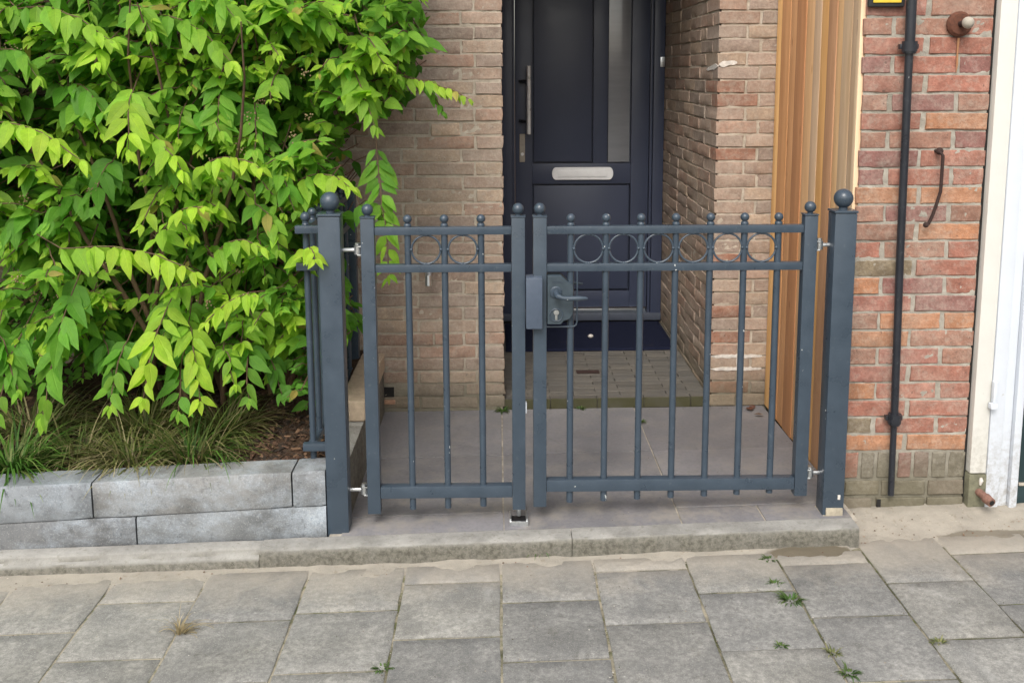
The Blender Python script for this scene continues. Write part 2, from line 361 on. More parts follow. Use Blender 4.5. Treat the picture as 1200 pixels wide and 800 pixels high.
def pave_z(x): return .028*x
def floor_z(x, y):
    t = min(max((y-3.0)/1.25, 0), 1); return .063 + x*(.028*(1-t) + .010*t)

# ------------------------------------------------------------------ ground
def sheet(name, xs, ys, zf, m, parent=None, kind='structure', skirt=0):
    V = [(x, y, zf(x, y)) for y in ys for x in xs]; nx = len(xs)
    F = [(j*nx+i, j*nx+i+1, (j+1)*nx+i+1, (j+1)*nx+i) for j in range(len(ys)-1) for i in range(nx-1)]
    o = link(name, mesh_np(name, V, F, m, sm=True), parent)
    if kind: tag(o, kind=kind)
    return o
def ground_z(x, y):
    g = .028*max(-3, min(3, x))
    return g - .035
sheet('ground', [-200, -60, -20, -8, -3, 0, 3, 8, 20, 60, 200], [-200, -60, -20, -6, -1, 2, 5, 10, 30, 200], ground_z, M['soil'])
sheet('road', [-150, -40, -10, -3, 0, 3, 10, 40, 150], [-9, -5, -1.2], lambda x, y: ground_z(x, y)+.006, M['asphalt'])
def lin(a, b, n): return [a + (b-a)*i/(n-1) for i in range(n)]
pav = sheet('pavement', lin(-3, 3, 60), lin(-1.0, 3.26, 60), lambda x, y: pave_z(x) - .0055 + .0012*fbm(x*9, y*9), M['bed'])
XJ = [-2.995, -2.70, -2.405, -2.11, -1.815, -1.515, -1.215, -.92, -.603, -.30, .001, .292, .583, .870, 1.149, 1.414, 1.70, 1.99, 2.28, 2.57, 2.86]
YO = {-.92: 2.692, -.603: 2.726, -.30: 2.567, .001: 2.74, .292: 2.60, .583: 2.751, .870: 2.597, 1.149: 2.769, 1.414: 2.63, -1.215: 2.821, -1.515: 2.67, -1.815: 2.82, 1.70: 2.76, 1.99: 2.62}
SLABC = [(.32, .312, .292), (.295, .288, .272), (.345, .335, .31), (.275, .270, .258), (.33, .32, .296)]
def slab_mesh(x0, x1, y0, y1, seed):
    r = random.Random(seed); b = bmesh.new(); n = 5
    top = pave_z
    xs = [x0, x0+.005] + lin(x0+.06, x1-.06, n-1) + [x1-.005, x1]; ys = [y0, y0+.005] + lin(y0+.05, y1-.05, n-1) + [y1-.005, y1]
    tx, ty, dz = r.uniform(-.005, .005), r.uniform(-.005, .005), r.uniform(-.0012, .0012)
    cxm, cym = (x0+x1)/2, (y0+y1)/2; g = []
    for j, y in enumerate(ys):
        row = []
        for i, x in enumerate(xs):
            e = i in (0, len(xs)-1) or j in (0, len(ys)-1)
            z = top(x) + dz + tx*(x-cxm) + ty*(y-cym) + .0008*fbm(x*8, y*8, seed)
            jx = .0032*fbm(x*30, y*30, seed+5) if e else 0; jy = .0032*fbm(x*30, y*30, seed+9) if e else 0
            row.append(b.verts.new((x+jx-cxm, y+jy-cym, z - (.0032 if e else 0))))
        g.append(row)
    for j in range(len(ys)-1):
        for i in range(len(xs)-1): b.faces.new((g[j][i], g[j][i+1], g[j+1][i+1], g[j+1][i]))
    be = [e for e in b.edges if e.is_boundary]; r_ = bmesh.ops.extrude_edge_only(b, edges=be)
    for v in [q for q in r_['geom'] if isinstance(q, bmesh.types.BMVert)]: v.co.z -= .03
    bmesh.ops.recalc_face_normals(b, faces=b.faces)
    me = bpy.data.meshes.new('paving_slab'); b.to_mesh(me); b.free(); me.materials.append(M['slab']); smooth(me, 50); return me, (cxm, cym, 0)
def add_slab(x0, x1, y0, y1, k):
    me, c = slab_mesh(x0, x1, y0, y1, k); o = link('paving_slab', me, pav); o.location = c
    q = SLABC[rnd.randrange(len(SLABC))]; f = rnd.uniform(.93, 1.07); o.color = (q[0]*f, q[1]*f, q[2]*f, 1); return o
k = 0
for i in range(len(XJ)-1):
    a, b = XJ[i], XJ[i+1]; y0 = YO.get(a, 2.7 + .1*(i % 3)); y = y0
    ymax = 2.978 if a < 1.1 else 3.05
    top = y0
    while top < ymax - .30: top += .30
    edges = []; t = top
    while t > (1.2 if -2.2 < a < 2.2 else 1.9): edges.append(t); t -= .30
    gp = .0036
    k += 1; add_slab(a+gp, b-gp, top+gp, ymax, k) if ymax - top > .05 else None
    for q in edges[:-1]:
        k += 1; add_slab(a+gp, b-gp, q-.30+gp, q-gp, k)
# sand swept against the kerb and the wall foot
def sand_z(x, y):
    n = fbm(x*5, y*5, 2); n2 = fbm(x*23, y*23, 5)
    edge = 2.982 - (.008 + .03*n if x < .3 else .022+.045*n) + .012*n2
    if x < -.95: edge = 2.94 + .05*n + .02*math.sin(x*5) + .012*n2
    if x > 1.12: edge = 3.045 + .02*n
    h = (y-edge)*.10 + .003*n2 + .004*n
    h = max(-.012, min(h, .016 + .003*n2))
    if x > 1.12 and y > 3.06: h += min((y-3.06)*.12, .014)
    return pave_z(x) + h
sand = sheet('sand', lin(-2.2, 2.6, 420), lin(2.86, 3.235, 44), sand_z, M['sand'], kind=None)
tag(sand, 'pale builder\'s sand swept along the kerb and the foot of the red brick pier', 'sand', kind='stuff')

# kerb strip
kerb = empty('kerb', (0, 3.03, 0), kind='structure')
for a, b in ((-2.6, -1.7715), (-1.77, -.7715), (-.770, .228), (.2300, 1.150)):
    bm = MB(); n = 24; b_ = bmesh.new(); rows = []
    prof = [(3.0, -.05), (3.0, .030), (3.0, .056), (3.004, .0615), (3.040, .0625), (3.074, .063), (3.074, -.05)]
    if b < -.7: prof = [(3.0, -.05), (2.998, .026), (3.004, .036), (3.016, .040), (3.022, .052), (3.03, .0585), (3.074, .060), (3.074, -.05)]
    if b == .228: prof = [(3.0, -.05), (3.0, .032), (3.0005, .054), (3.006, .0605), (3.045, .0625), (3.074, .063), (3.074, -.05)]
    for i in range(n+1):
        x = a + (b-a)*i/n; er = 0 if 0 < i < n else .0008
        rows.append([b_.verts.new((x, y + er*(1 if y < 3.05 else -1) + .0022*fbm(x*14, y*30, j), z + pave_z(x)*(1 if j else 1) - er + (.0022*fbm(x*9, y*20, 3+j) if 0 < j < len(prof)-1 else 0))) for j, (y, z) in enumerate(prof)])
    m_ = len(prof)
    for i in range(n):
        for j in range(m_-1): b_.faces.new((rows[i][j], rows[i+1][j], rows[i+1][j+1], rows[i][j+1]))
    b_.faces.new(rows[0]); b_.faces.new(rows[-1][::-1]); bmesh.ops.recalc_face_normals(b_, faces=b_.faces)
    bm.merge(b_); bm.build('kerb_stone', M['kerb'], kerb, 45)

# entrance floor of slate tiles
floor = sheet('entrance_floor', lin(-.56, 1.168, 30), lin(3.06, 4.30, 30), lambda x, y: floor_z(x, y) - .004, M['grout'])
FT = [(-.52, .007, 3.215, 3.718), (-.52, .007, 3.724, 4.25), (-.52, .010, 3.078, 3.209), (.013, .592, 3.078, 3.727), (.013, .592, 3.733, 4.25),
      (.598, .866, 3.078, 3.20), (.872, 1.152, 3.078, 3.20), (.598, 1.166, 3.206, 3.727), (.598, 1.166, 3.733, 4.25)]
for i, (x0, x1, y0, y1) in enumerate(FT):
    bm = MB(); b_ = bmesh.new(); bmesh.ops.create_grid(b_, x_segments=6, y_segments=6, size=.5)
    for v in b_.verts:
        x = (x0+x1)/2 + v.co.x*(x1-x0); y = (y0+y1)/2 + v.co.y*(y1-y0); v.co = (x, y, floor_z(x, y) + [0, .001, -.001][i % 3])
    be = [e for e in b_.edges if e.is_boundary]; r_ = bmesh.ops.extrude_edge_only(b_, edges=be)
    for v in [q for q in r_['geom'] if isinstance(q, bmesh.types.BMVert)]: v.co.z -= .02
    bmesh.ops.recalc_face_normals(b_, faces=b_.faces); bm.merge(b_)
    o = bm.build('floor_tile', M['tile'], floor, 30); f = .92 + .16*((i*7) % 5)/4; o.color = (.168*f, .165*f, .174*f, 1)
    

# ------------------------------------------------------------------ brickwork
BC = {}
def brick_mesh(l, h, d, var, m, rough=.0035):
    key = (round(l, 3), round(h, 3), round(d, 3), var, m)
    if key in BC: return BC[key]
    sd_ = hash(key[:4]) % 1000 if False else int(l*1000)*7 + int(h*1000)*3 + var*13
    b = bmesh.new(); hx, hz = l/2, h/2; e = min(.0024, h*.06)
    xs = [-hx, -hx+e] + ([-hx/3, hx/3] if l > .15 else [0]) + [hx-e, hx]; zs = [-hz, -hz+e, 0, hz-e, hz]; g = []
    for j, z in enumerate(zs):
        row = []
        for i, x in enumerate(xs):
            e1 = i in (0, len(xs)-1); e2 = j in (0, len(zs)-1)
            y = rough*fbm(x*14+sd_, z*30, sd_*.37) + (.0022 if (e1 or e2) else 0) + (.002 if (e1 and e2) else 0)
            row.append(b.verts.new((x + (rough*fbm(z*40, sd_*1.1, x*9) if e1 else 0), y, z + (rough*fbm(x*24, sd_*.7, z*9) if e2 else 0))))
        g.append(row)
    for j in range(len(zs)-1):
        for i in range(len(xs)-1): b.faces.new((g[j][i], g[j][i+1], g[j+1][i+1], g[j+1][i]))
    be = [e_ for e_ in b.edges if e_.is_boundary]; r_ = bmesh.ops.extrude_edge_only(b, edges=be)
    for v in [q for q in r_['geom'] if isinstance(q, bmesh.types.BMVert)]: v.co.y = d
    me = bpy.data.meshes.new('brick'); b.to_mesh(me); b.free(); me.materials.append(M[m]); smooth(me, 28)
    BC[key] = me; return me
def q_(v): return round(v/.01)*.01
def emit(bricks, parent, m, ms, limit=300, rough=.0035):
    """bricks: (centre, length, height, depth, rotz, colour, priority)"""
    bricks.sort(key=lambda t: -t[6]); rest = []
    for i, (c, l, h, d, rz, colr, pr) in enumerate(bricks):
        me = brick_mesh(l, h, d, i % 5, m if i < limit else ms, rough)
        Mx = Matrix.Translation(c) @ Matrix.Rotation(rz + rnd.uniform(-.006, .006), 4, 'Z') @ Matrix.Rotation(rnd.uniform(-.008, .008), 4, 'Y')
        if i < limit:
            o = bpy.data.objects.new('brick', me); COL.objects.link(o); o.parent = parent; o.matrix_parent_inverse = world_of(parent).inverted()
            o.matrix_basis = Mx; o.color = (*colr, 1)
        else: rest.append((me, Mx, colr))
    if rest: joined('brickwork', rest, M[ms], parent)
def backc(xx=0):
    p = rnd.choice([(.48, .335, .265), (.45, .32, .26), (.42, .315, .265), (.49, .355, .28), (.39, .29, .245), (.47, .295, .225), (.53, .385, .29)])
    f = rnd.uniform(.82, 1.12); return (p[0]*f*.99, p[1]*f*1.03, p[2]*f*1.0)
def mortar_sheet(name, o, ux, uz_len, x_len, m, parent, nrm, amp=.003, cell=.022):
    """mortar plane: origin o, horizontal unit vector ux, outward normal nrm"""
    nx, nz = max(2, int(x_len/cell)), max(2, int(uz_len/cell)); V = []
    for j in range(nz+1):
        for i in range(nx+1):
            a, b = i*x_len/nx, j*uz_len/nz; p = Vector(o) + Vector(ux)*a + Vector((0, 0, b)); p += Vector(nrm)*amp*fbm(p.x*48, p.z*48, p.y*48); V.append(tuple(p))
    F = [(j*(nx+1)+i, j*(nx+1)+i+1, (j+1)*(nx+1)+i+1, (j+1)*(nx+1)+i) for j in range(nz) for i in range(nx)]
    return link(name, mesh_np(name, V, F, m, sm=True), parent)
CH = .0573                                              # course height of the old wall
WALLTOP = 2.75
# wall left of the door
wl_ = empty('brick_wall', (-1.2, 4.25, 0), 'weathered pinkish-brown brick house wall between the green shrub and the dark door', 'brick wall')
NR = int((WALLTOP-.07)/CH)
def rowz(r): return .072 + CH*(r+.5)
br = []
for r in range(NR):
    z = rowz(r); x = .021 + rnd.uniform(-.003, .003); first = (.112 if r % 2 == 0 else .170); n = 0
    while x > -2.75:
        L = first if n == 0 else (.120 if rnd.random() < .10 else .245)
        if n == 0: L = first
        x1 = x - L
        if not (r == 1 and x1 < -.47 and x > -.52):
            pr = (10 if (x > -.75 or x < -1.75) else 0) - z*1.2 - abs(x+.2)*.1 - (30 if z > 1.95 else 0)
            br.append(((x - L/2, 4.25 + rnd.uniform(-.0022, .0022), z + rnd.uniform(-.0022, .0022)), L, CH-.0075-rnd.choice((0, .001, .002)), .05, 0, backc(), pr))
        x = x1 - .0105; n += 1
emit(br, wl_, 'brick_b', 'brick_bs', 292, .0048)
mortar_sheet('mortar', (-2.8, 4.2538, 0), (1, 0, 0), WALLTOP, 2.815, M['mort_b'], wl_, (0, -1, 0), .0038, .0105)
MB().box(-2.8, .012, 4.262, 5.9, -.1, WALLTOP, 0).build('wall_core', M['mort_b'], wl_, 0)
rv = []
for r in range(NR):                                      # hidden left reveal of the recess
    y = 4.30 + (.06 if r % 2 else 0)
    while y < 5.58:
        L = min(.245, 5.60-y); rv.append((brick_mesh(q_(L) or .02, CH-.0075, .03, r % 5, 'brick_bs'), Matrix.Translation((.018, y+L/2, rowz(r))) @ Matrix.Rotation(R_(90), 4, 'Z'), backc())); y += .2555
joined('reveal_brickwork', rv, M['brick_bs'], wl_)
# vent hole in the foot of the wall
MB().box(-.522, -.465, 4.252, 4.285, .118, .172, 0).build('vent_opening', M['cavity'], wl_, 0)
MB().box(-.535, -.46, 4.244, 4.27, .095, .116, .004).build('vent_sill', plain('orange_brick_bit', (.42, .24, .15), .9, var=.3, sc=60), wl_)

# wall right of the door with its reveal
wr_ = empty('brick_wall', (.93, 4.25, 0), 'narrow brown brick wall between the dark door recess and the cedar boards', 'brick wall')
br = []
for r in range(NR):
    z = rowz(r); L = .115 if r % 2 == 0 else .172
    redd = rnd.random() < .25; c0 = (.36, .17, .11) if redd else backc()
    br.append(((.930 + L/2, 4.25 + rnd.uniform(-.002, .002), z), L, CH-.0075, .11 if r % 2 else .235, 0, c0, 9-z*.1))
    x = .93 + L + .0105
    L2 = 1.25 - x; br.append(((x + L2/2, 4.25 + rnd.uniform(-.002, .002), z), round(L2, 3), CH-.0075, .05, 0, backc(), 9-z*.1))
    y = 4.25 + (.11 if r % 2 else .235) + .0105; n = 0
    while y < 5.62:
        L = .12 if (n == 0 and r % 2 == 0 and rnd.random() < .4) else .245
        L = min(L, 5.66-y)
        if L < .03: break
        br.append(((.930 + rnd.uniform(-.003, .002), y + L/2, z + rnd.uniform(-.002, .002)), round(L, 3), CH-.0072, .05, R_(-90), tuple(v*.95 for v in backc()), 5-z-y*.1 - (20 if z > 2 else 0)))
        y += L + .0105; n += 1
emit(br, wr_, 'brick_b', 'brick_bs', 290, .0045)
mortar_sheet('mortar', (.94, 4.2538, 0), (1, 0, 0), WALLTOP, .31, M['mort_b'], wr_, (0, -1, 0), .0038, .0105)
mortar_sheet('mortar', (.9345, 4.258, 0), (0, 1, 0), WALLTOP, 1.42, M['mort_b'], wr_, (-1, 0, 0), .004, .0105)
MB().box(.942, 1.6, 4.263, 5.9, -.1, WALLTOP, 0).build('wall_core', M['mort_b'], wr_, 0)
# plaster smears
def smear(pts, nm='plaster_smear', par=wr_, m='white_mark'):
    MB().tube(pts, [.004] + [.0075]*(len(pts)-2) + [.003], 8).build(nm, M[m], par)
def patch(along, a0, a1, z0f, z1f, par, nm, off, m='white_mark'):
    """thin raised skim of plaster on a wall: along 'x' on the front face, 'y' on the recess side"""
    n = 22; top = []; bot = []
    for i in range(n+1):
        t = i/n; a = a0+(a1-a0)*t; q = fbm(a*60, 3, off*9)*.004
        e = min(1, 6*t, 6*(1-t)); zc = (z0f(t)+z1f(t))/2; hh = (z1f(t)-z0f(t))/2*(.25+.75*e)
        top.append((a, zc+hh+q)); bot.append((a, zc-hh+fbm(a*55, 8, off*5)*.004))
    b = MB()
    if along == 'x': b.prism(bot + top[::-1], off, off+.006, 0)
    else: b.prism(bot + top[::-1], 0, .006, 0, Matrix(((0, 1, 0, off), (1, 0, 0, 0), (0, 0, 1, 0), (0, 0, 0, 1))))
    b.build(nm, M[m], par, 60)
patch('x', .934, 1.01, lambda t: 1.556+.014*t, lambda t: 1.584, wr_, 'plaster_smear', 4.2474)
patch('y', 4.25, 4.47, lambda t: 1.552-.010*t, lambda t: 1.576-.022*t, wr_, 'plaster_smear', .9268)
for zz in (.072+CH*4, .072+CH*3):
    patch('x', .934, 1.157, lambda t: zz-.008, lambda t: zz+.007, wr_, 'white_mortar_joint', 4.2478)
    patch('y', 4.25, 4.36, lambda t: zz-.007, lambda t: zz+.007, wr_, 'white_mortar_joint', .9272)
patch('x', 1.045, 1.060, lambda t: .072+CH*3, lambda t: .072+CH*4, wr_, 'white_mortar_joint', 4.2480)

# unseen ceiling slab added to shade the recess, step inside it
li = empty('shading_slab', (.48, 4.3, 2.35), 'unseen concrete slab added above the front door recess to shade it', 'shading_slab')
MB().box(.022, .928, 4.26, 5.9, 2.32, 2.75, .003).build('shading_slab_body', M['mort_b'], li)
step = empty('doorstep', (.48, 4.25, .065), kind='structure')
MB().box(.022, .928, 4.257, 5.9, .0, .106, 0, dz=.008).build('step_core', M['step_joint'], step, 0)
y = 4.25; r = 0
while y < 5.6:
    x = .024 - (0 if r % 2 == 0 else 0); first = .2 if r % 2 == 0 else .1; xx = x
    n = 0
    while xx < .925:
        L = min((first if n == 0 else .205), .926-xx)
        if L > .03:
            zt = .110 + .009*(xx-.02); f = rnd.uniform(.62, .82)
            o = MB().box(xx, xx+L, y, y+.0468, zt-.046 if r == 0 else zt-.02, zt + rnd.uniform(-.0004, .0004), .0018, seg=1).build('brick_paver', M['paver'], step, 40)
            o.color = (.150*f, .142*f, .130*f, 1)
        xx += L + .0025; n += 1
    y += .0495; r += 1
MB().box(.37, .48, 4.615, 4.66, .1155, .1185, .001).build('dark_joint_plate', M['rustd'], step)

# ------------------------------------------------------------------ front door
dr = empty('front_door', (.478, 5.6, .115), 'dark navy front door with a tall frosted pane and a steel letter plate', 'front door')
D = M['door']; DT = 2.32
MB().box(.022, .082, 5.585, 5.68, .13, DT, .003).box(.083, .094, 5.605, 5.68, .13, DT, .001).build('jamb', D, dr)
MB().box(.868, .9275, 5.585, 5.68, .13, DT, .003).box(.852, .866, 5.605, 5.68, .13, DT, .001).build('jamb', D, dr)
MB().box(.022, .9275, 5.575, 5.70, .132, .172, .003).build('sill', M['door2'], dr)
lf = MB()
lf.box(.097, .192, 5.62, 5.67, .20, DT-.06, .002)
lf.box(.750, .849, 5.62, 5.67, .20, DT-.06, .002)
lf.box(.1925, .7495, 5.6205, 5.67, .915, 1.03, .002)
lf.box(.1925, .7495, 5.6205, 5.67, .20, .295, .002)
lf.box(.535, .615, 5.6205, 5.67, 1.0305, DT-.06, .002)
lf.box(.10, .845, 5.66, 5.69, .20, DT-.06, 0)
lf.build('door_leaf', D, dr)
MB().box(.201, .527, 5.628, 5.665, 1.040, DT-.1, .004).build('upper_panel', D, dr)
MB().box(.201, .741, 5.628, 5.665, .305, .905, .004).build('lower_panel', D, dr)
MB().box(.622, .744, 5.645, 5.66, 1.036, DT-.1, .001).build('glass_pane', M['glass'], dr)
lb = MB(); pts = []
cx0, cx1, cz, rr = .327, .627, .974, .0355
for a in range(-90, 91, 15): pts.append((cx1 + rr*.65*math.cos(R_(a)), cz + rr*math.sin(R_(a))))
for a in range(90, 271, 15): pts.append((cx0 + rr*.65*math.cos(R_(a)), cz + rr*math.sin(R_(a))))
M['plate'] = plain('satin_letter_plate', (.90, .90, .90), .3, .0, var=.05)
lb.prism(pts, 5.606, 5.6195, .002); o = lb.build('letter_plate', M['plate'], dr)
MB().box(.338, .616, 5.600, 5.6055, .956, .992, .002).build('flap', M['plate'], o)
o = MB().tube([(.172, 5.55, 1.20), (.172, 5.55, 1.575)], .0125, 14).build('pull_handle', M['steel'], dr)
for zz in (1.27, 1.49): MB().tube([(.172, 5.551, zz), (.135, 5.58, zz), (.125, 5.622, zz)], .009, 10).build('standoff', M['black'], o)
o = MB().box(.121, .152, 5.610, 5.6195, 1.04, 1.198, .004).build('lock_plate', M['putty'], dr)
MB().tube([(.137, 5.600, 1.085), (.137, 5.612, 1.085)], .009, 12).build('key_cylinder', M['steel'], o)
MB().box(.20, .81, 5.600, 5.6195, .184, .194, .002).build('weather_bar', M['zinc'], dr)
MB().box(.9, .9265, 5.572, 5.584, 1.565, 1.62, .003).build('hinge', M['zinc'], dr)
MB().box(.022, .9275, 5.60, 5.70, .10, .131, 0).build('threshold_gap', M['rubber'], dr, 0)
b_ = bmesh.new(); bmesh.ops.create_grid(b_, x_segments=70, y_segments=45, size=.5)
for v in b_.verts:
    e = abs(v.co.x) > .499 or abs(v.co.y) > .499
    x, y = .4755 + v.co.x*.885, 5.285 + v.co.y*.575 - .01*v.co.x
    v.co = (x, y, .110+.009*(x-.02) + (.0035 if e else .013 + .0015*fbm(x*60, y*60)))
bm = MB(); bm.merge(b_); tag(bm.build('doormat', M['mat'], None, 60, (.4755, 5.285, .115)), 'dark navy doormat lying before the front door', 'doormat')
o = MB().sphere((.492, 5.215, .137), .013, 8, 6, (1.2, 1, .8)).build('paper_scrap', M['white_mark'], None, 20, (.492, 5.215, .13)); tag(o, 'small white crumpled scrap lying on the dark doormat', 'litter')

# ------------------------------------------------------------------ cedar board wall (faces the entrance, seen edge-on)
cw = empty('cedar_board_wall', (1.17, 3.8, .08), 'tall wall of upright honey-coloured cedar boards beside the entrance floor', 'board wall')
bounds = [4.242, 4.165, 4.04, 3.955, 3.835, 3.735, 3.655, 3.575, 3.485, 3.425, 3.335, 3.262]
wc = [(.85, .56, .26), (.62, .35, .175), (.66, .38, .20), (.53, .28, .145), (.78, .52, .30), (.68, .52, .38), (.76, .46, .20), (.55, .33, .20), (.74, .50, .28), (.65, .50, .35), (.62, .48, .35)]
wc = [(a*.95, b*.88, c*.80) for a, b, c in wc]
for i in range(11):
    p = [0, .0025, .001, .003, 0, .002, .001, .003, 0, .002, .001][i]
    o = MB().box(1.172 - p, 1.20, bounds[i+1]+.001, bounds[i]-.001, .082 - .0015*i, 2.75, .0025).build('board', M['wood'], cw)
    o.color = (*wc[i], 1)
o = MB().box(1.160, 1.186, 3.232, 3.260, .090, 2.75, .002).build('end_board', M['wood'], cw); o.color = (.80, .60, .40, 1)
MB().box(1.201, 1.26, 3.262, 4.24, .0, 2.75, 0).build('batten', M['cavity'], cw, 0)

# ------------------------------------------------------------------ red brick pier
pr_ = empty('brick_pier', (1.375, 3.22, .03), 'red brick pier with pale joints between the cedar boards and the white garage frame', 'brick pier')
PX0, PX1 = 1.190, 1.582; PXB = 1.172
RC = {'r': (.41, .175, .125), 'p': (.32, .150, .130), 'o': (.50, .240, .130), 'b': (.36, .195, .140), 'k': (.44, .200, .155), 'v': (.27, .215, .14), 'd': (.19, .12, .10)}
rows = {0: 'oo', 1: 'vrr', 2: 'rr', 3: 'orr', 4: 'kr', 5: 'bkb', 6: 'ob', 7: 'boo', 8: 'kp', 9: 'opr', 10: 'vr', 11: 'rbr', 12: 'bo', 13: 'bpb', 14: 'oo', 15: 'prr', 16: 'pr', 17: 'bbp', 18: 'ro', 19: 'bpb', 20: 'rr', 21: 'prp', 22: 'rr', 23: 'bbr'}
br = []
for r in range(42):
    z = .264 + .0602*r + .030; h = .0602-.0085
    cs = rows.get(r, ''.join(rnd.choice('rrpbok') for _ in range(3)))
    segs = [(PXB, 1.366), (1.379, PX1)] if r % 2 == 0 else [(PXB, 1.257), (1.270, 1.470), (1.483, PX1)]
    for (a, b), c in zip(segs, cs):
        a2, b2 = a + rnd.uniform(-.003, .003), b + rnd.uniform(-.002, .002); cc = RC[c]; f = rnd.uniform(.88, 1.12)
        br.append((((a2+b2)/2, 3.22 + rnd.uniform(-.002, .002), z), round(b2-a2, 2), h, .06, 0, tuple(v*f for v in cc), 1))
x = PXB
for i in range(7):                                        # course of bricks on end
    wd = [.045, .042, .058, .044, .048, .046, .052][i]; c = [RC['r'], (.2, .18, .14), (.22, .2, .15), (.27, .13, .11), (.22, .16, .13), (.2, .18, .14), (.19, .17, .13)][i]
    br.append(((x+wd/2, 3.219, .214), wd, .088, .06, 0, c, 2)); x += wd + .0125
for (a, b), c in zip([(PXB+.004, 1.292), (1.303, 1.45), (1.462, PX1)], [(.22, .19, .13), (.2, .175, .13), (.21, .16, .13)]):
    br.append((((a+b)/2, 3.217, .133), b-a, .049, .06, 0, c, 2))
for (a, b), c in zip([(PXB-.005, 1.268), (1.286, 1.45), (1.46, PX1)], [(.33, .27, .22), (.2, .18, .13), (.2, .175, .13)]):
    br.append((((a+b)/2, 3.214, .072), b-a, .052, .06, 0, c, 2))
emit(br, pr_, 'brick_r', 'brick_rs', 298, .003)
mortar_sheet('mortar', (PXB+.004, 3.2236, -.02), (1, 0, 0), 2.78, PX1-PXB-.006, M['mort_r'], pr_, (0, -1, 0), .0035, .008)
MB().box(PXB+.03, PX1-.004, 3.231, 3.7, -.05, 2.76, 0).build('pier_core', M['mort_r'], pr_, 0)
MB().box(PXB+.118-.004, PXB+.118+.01, 3.212, 3.223, .05, .095, .002).build('open_joint', M['cavity'], pr_)

# ------------------------------------------------------------------ garage frame
gf = empty('garage_front', (1.68, 3.2, .05), 'white painted garage door frame and dark green door at the right edge', 'garage door')
MB().box(1.590, 1.645, 3.195, 3.30, .192, 2.7, .003).build('cream_board', M['cream'], gf)
MB().box(1.646, 1.690, 3.190, 3.30, .070, 2.7, .003).box(1.691, 1.722, 3.196, 3.30, .068, 2.7, .003).build('white_jamb', M['white'], gf)
MB().box(1.723, 1.749, 3.178, 3.30, .062, 2.7, .004).build('door_stop', M['white'], gf)
MB().box(1.7495, 2.9, 3.205, 3.25, .155, 2.7, .003).box(1.7495, 2.9, 3.203, 3.25, .06, .145, .003).build('door_panel', M['green'], gf)
MB().box(1.762, 2.9, 3.197, 3.206, .145, .154, .001).build('drip_bar', M['putty'], gf)
MB().box(1.632, 1.655, 3.165, 3.1895, .425, .445, .004).box(1.640, 1.652, 3.17, 3.1895, .445, .52, .004).build('latch', M['white'], gf)
MB().box(1.588, 1.668, 3.192, 3.30, -.02, .188, .006).build('base_stone', M['base'], gf)
smear([(1.627, 3.190, .178), (1.628, 3.1895, .168), (1.626, 3.190, .152)], 'paint_drip', gf)
o = MB().tube([(1.622, 3.20, .128), (1.632, 3.15, .122)], .013, 12).tube([(1.630, 3.155, .122), (1.637, 3.128, .116)], [.017, .015], 12).build('rusty_stub', plain('pinkish_rust_iron', (.26, .14, .105), .85, .2, var=.4, sc=70, bd=.001), gf)
MB().tube([(1.6365, 3.131, .1165), (1.638, 3.126, .1155)], .009, 10).build('stub_hole', M['cavity'], o)
MB().box(1.582, 1.5895, 3.225, 3.30, -.02, 2.7, 0).build('gap', M['cavity'], gf, 0)
# ------------------------------------------------------------------ drainpipe, anchor, hook, sign, tap
pp = empty('drainpipe', (1.315, 3.19, .1), 'thin black painted downpipe fixed to the red brick pier', 'drainpipe')
MB().tube([(1.292, 3.185, 2.7), (1.302, 3.185, 1.63)], .0160, 16).build('upper_pipe', M['pipe'], pp)
MB().tube([(1.302, 3.186, 1.63), (1.309, 3.187, .94), (1.319, 3.187, .40)], .0128, 16).build('middle_pipe', M['pipe'], pp)
MB().tube([(1.319, 3.188, .40), (1.323, 3.190, .12)], .0105, 14).build('lower_pipe', M['pipe'], pp)
for (x, z, rr) in ((1.3025, 1.615, .024), (1.3195, .392, .022)):
    c = MB().tube([(x, 3.186, z-.016), (x, 3.186, z+.016)], rr, 18).tube([(x, 3.186, z-.022), (x, 3.186, z-.012)], rr*.85, 18)
    c.box(x-rr-.006, x+rr+.006, 3.186, 3.205, z-.008, z+.008, .002).box(x-.006, x+.006, 3.2, 3.235, z-.007, z+.007, .001).build('pipe_clip', M['pipe'], pp)
an = empty('wall_anchor', (1.472, 3.21, 1.685), 'round rusty anchor plate with a pale knob high on the red pier', 'wall anchor')
MB().tube([(1.468, 3.216, 1.685), (1.468, 3.208, 1.685), (1.468, 3.200, 1.685)], [.040, .040, .032], 28).build('plate', M['rust'], an)
MB().tube([(1.468, 3.201, 1.685), (1.470, 3.175, 1.686)], .010, 12).build('bolt', M['rustd'], an)
MB().sphere((1.472, 3.160, 1.687), .0185).build('knob', M['putty'], an)
def stain():
    t = NT('rust_stain', .95, .1); n = t.noise(70, 4, .7); t.col(t.mix(n, (.40, .16, .06), (.34, .22, .14))); return t.m
MB().prism([(1.466, 1.642), (1.473, 1.642), (1.471, 1.60), (1.473, 1.56), (1.468, 1.53), (1.466, 1.58)], 3.2125, 3.2155, 0).build('rust_stain', stain(), an)
hk = MB().tube([(1.420, 3.222, 1.282), (1.422, 3.195, 1.283), (1.427, 3.180, 1.270), (1.4275, 3.182, 1.19), (1.427, 3.182, 1.155), (1.419, 3.184, 1.12), (1.408, 3.185, 1.08), (1.396, 3.187, 1.048), (1.388, 3.188, 1.046)], .0055, 10)
hk.sphere((1.424, 3.200, 1.283), .012, 12, 8).sphere((1.389, 3.19, 1.044), .009, 12, 8)
tag(hk.build('iron_hook', M['rustd'], None, 35, (1.41, 3.2, 1.16)), 'bent rusty iron wire hook hanging from the red bricks right of the downpipe', 'hook')
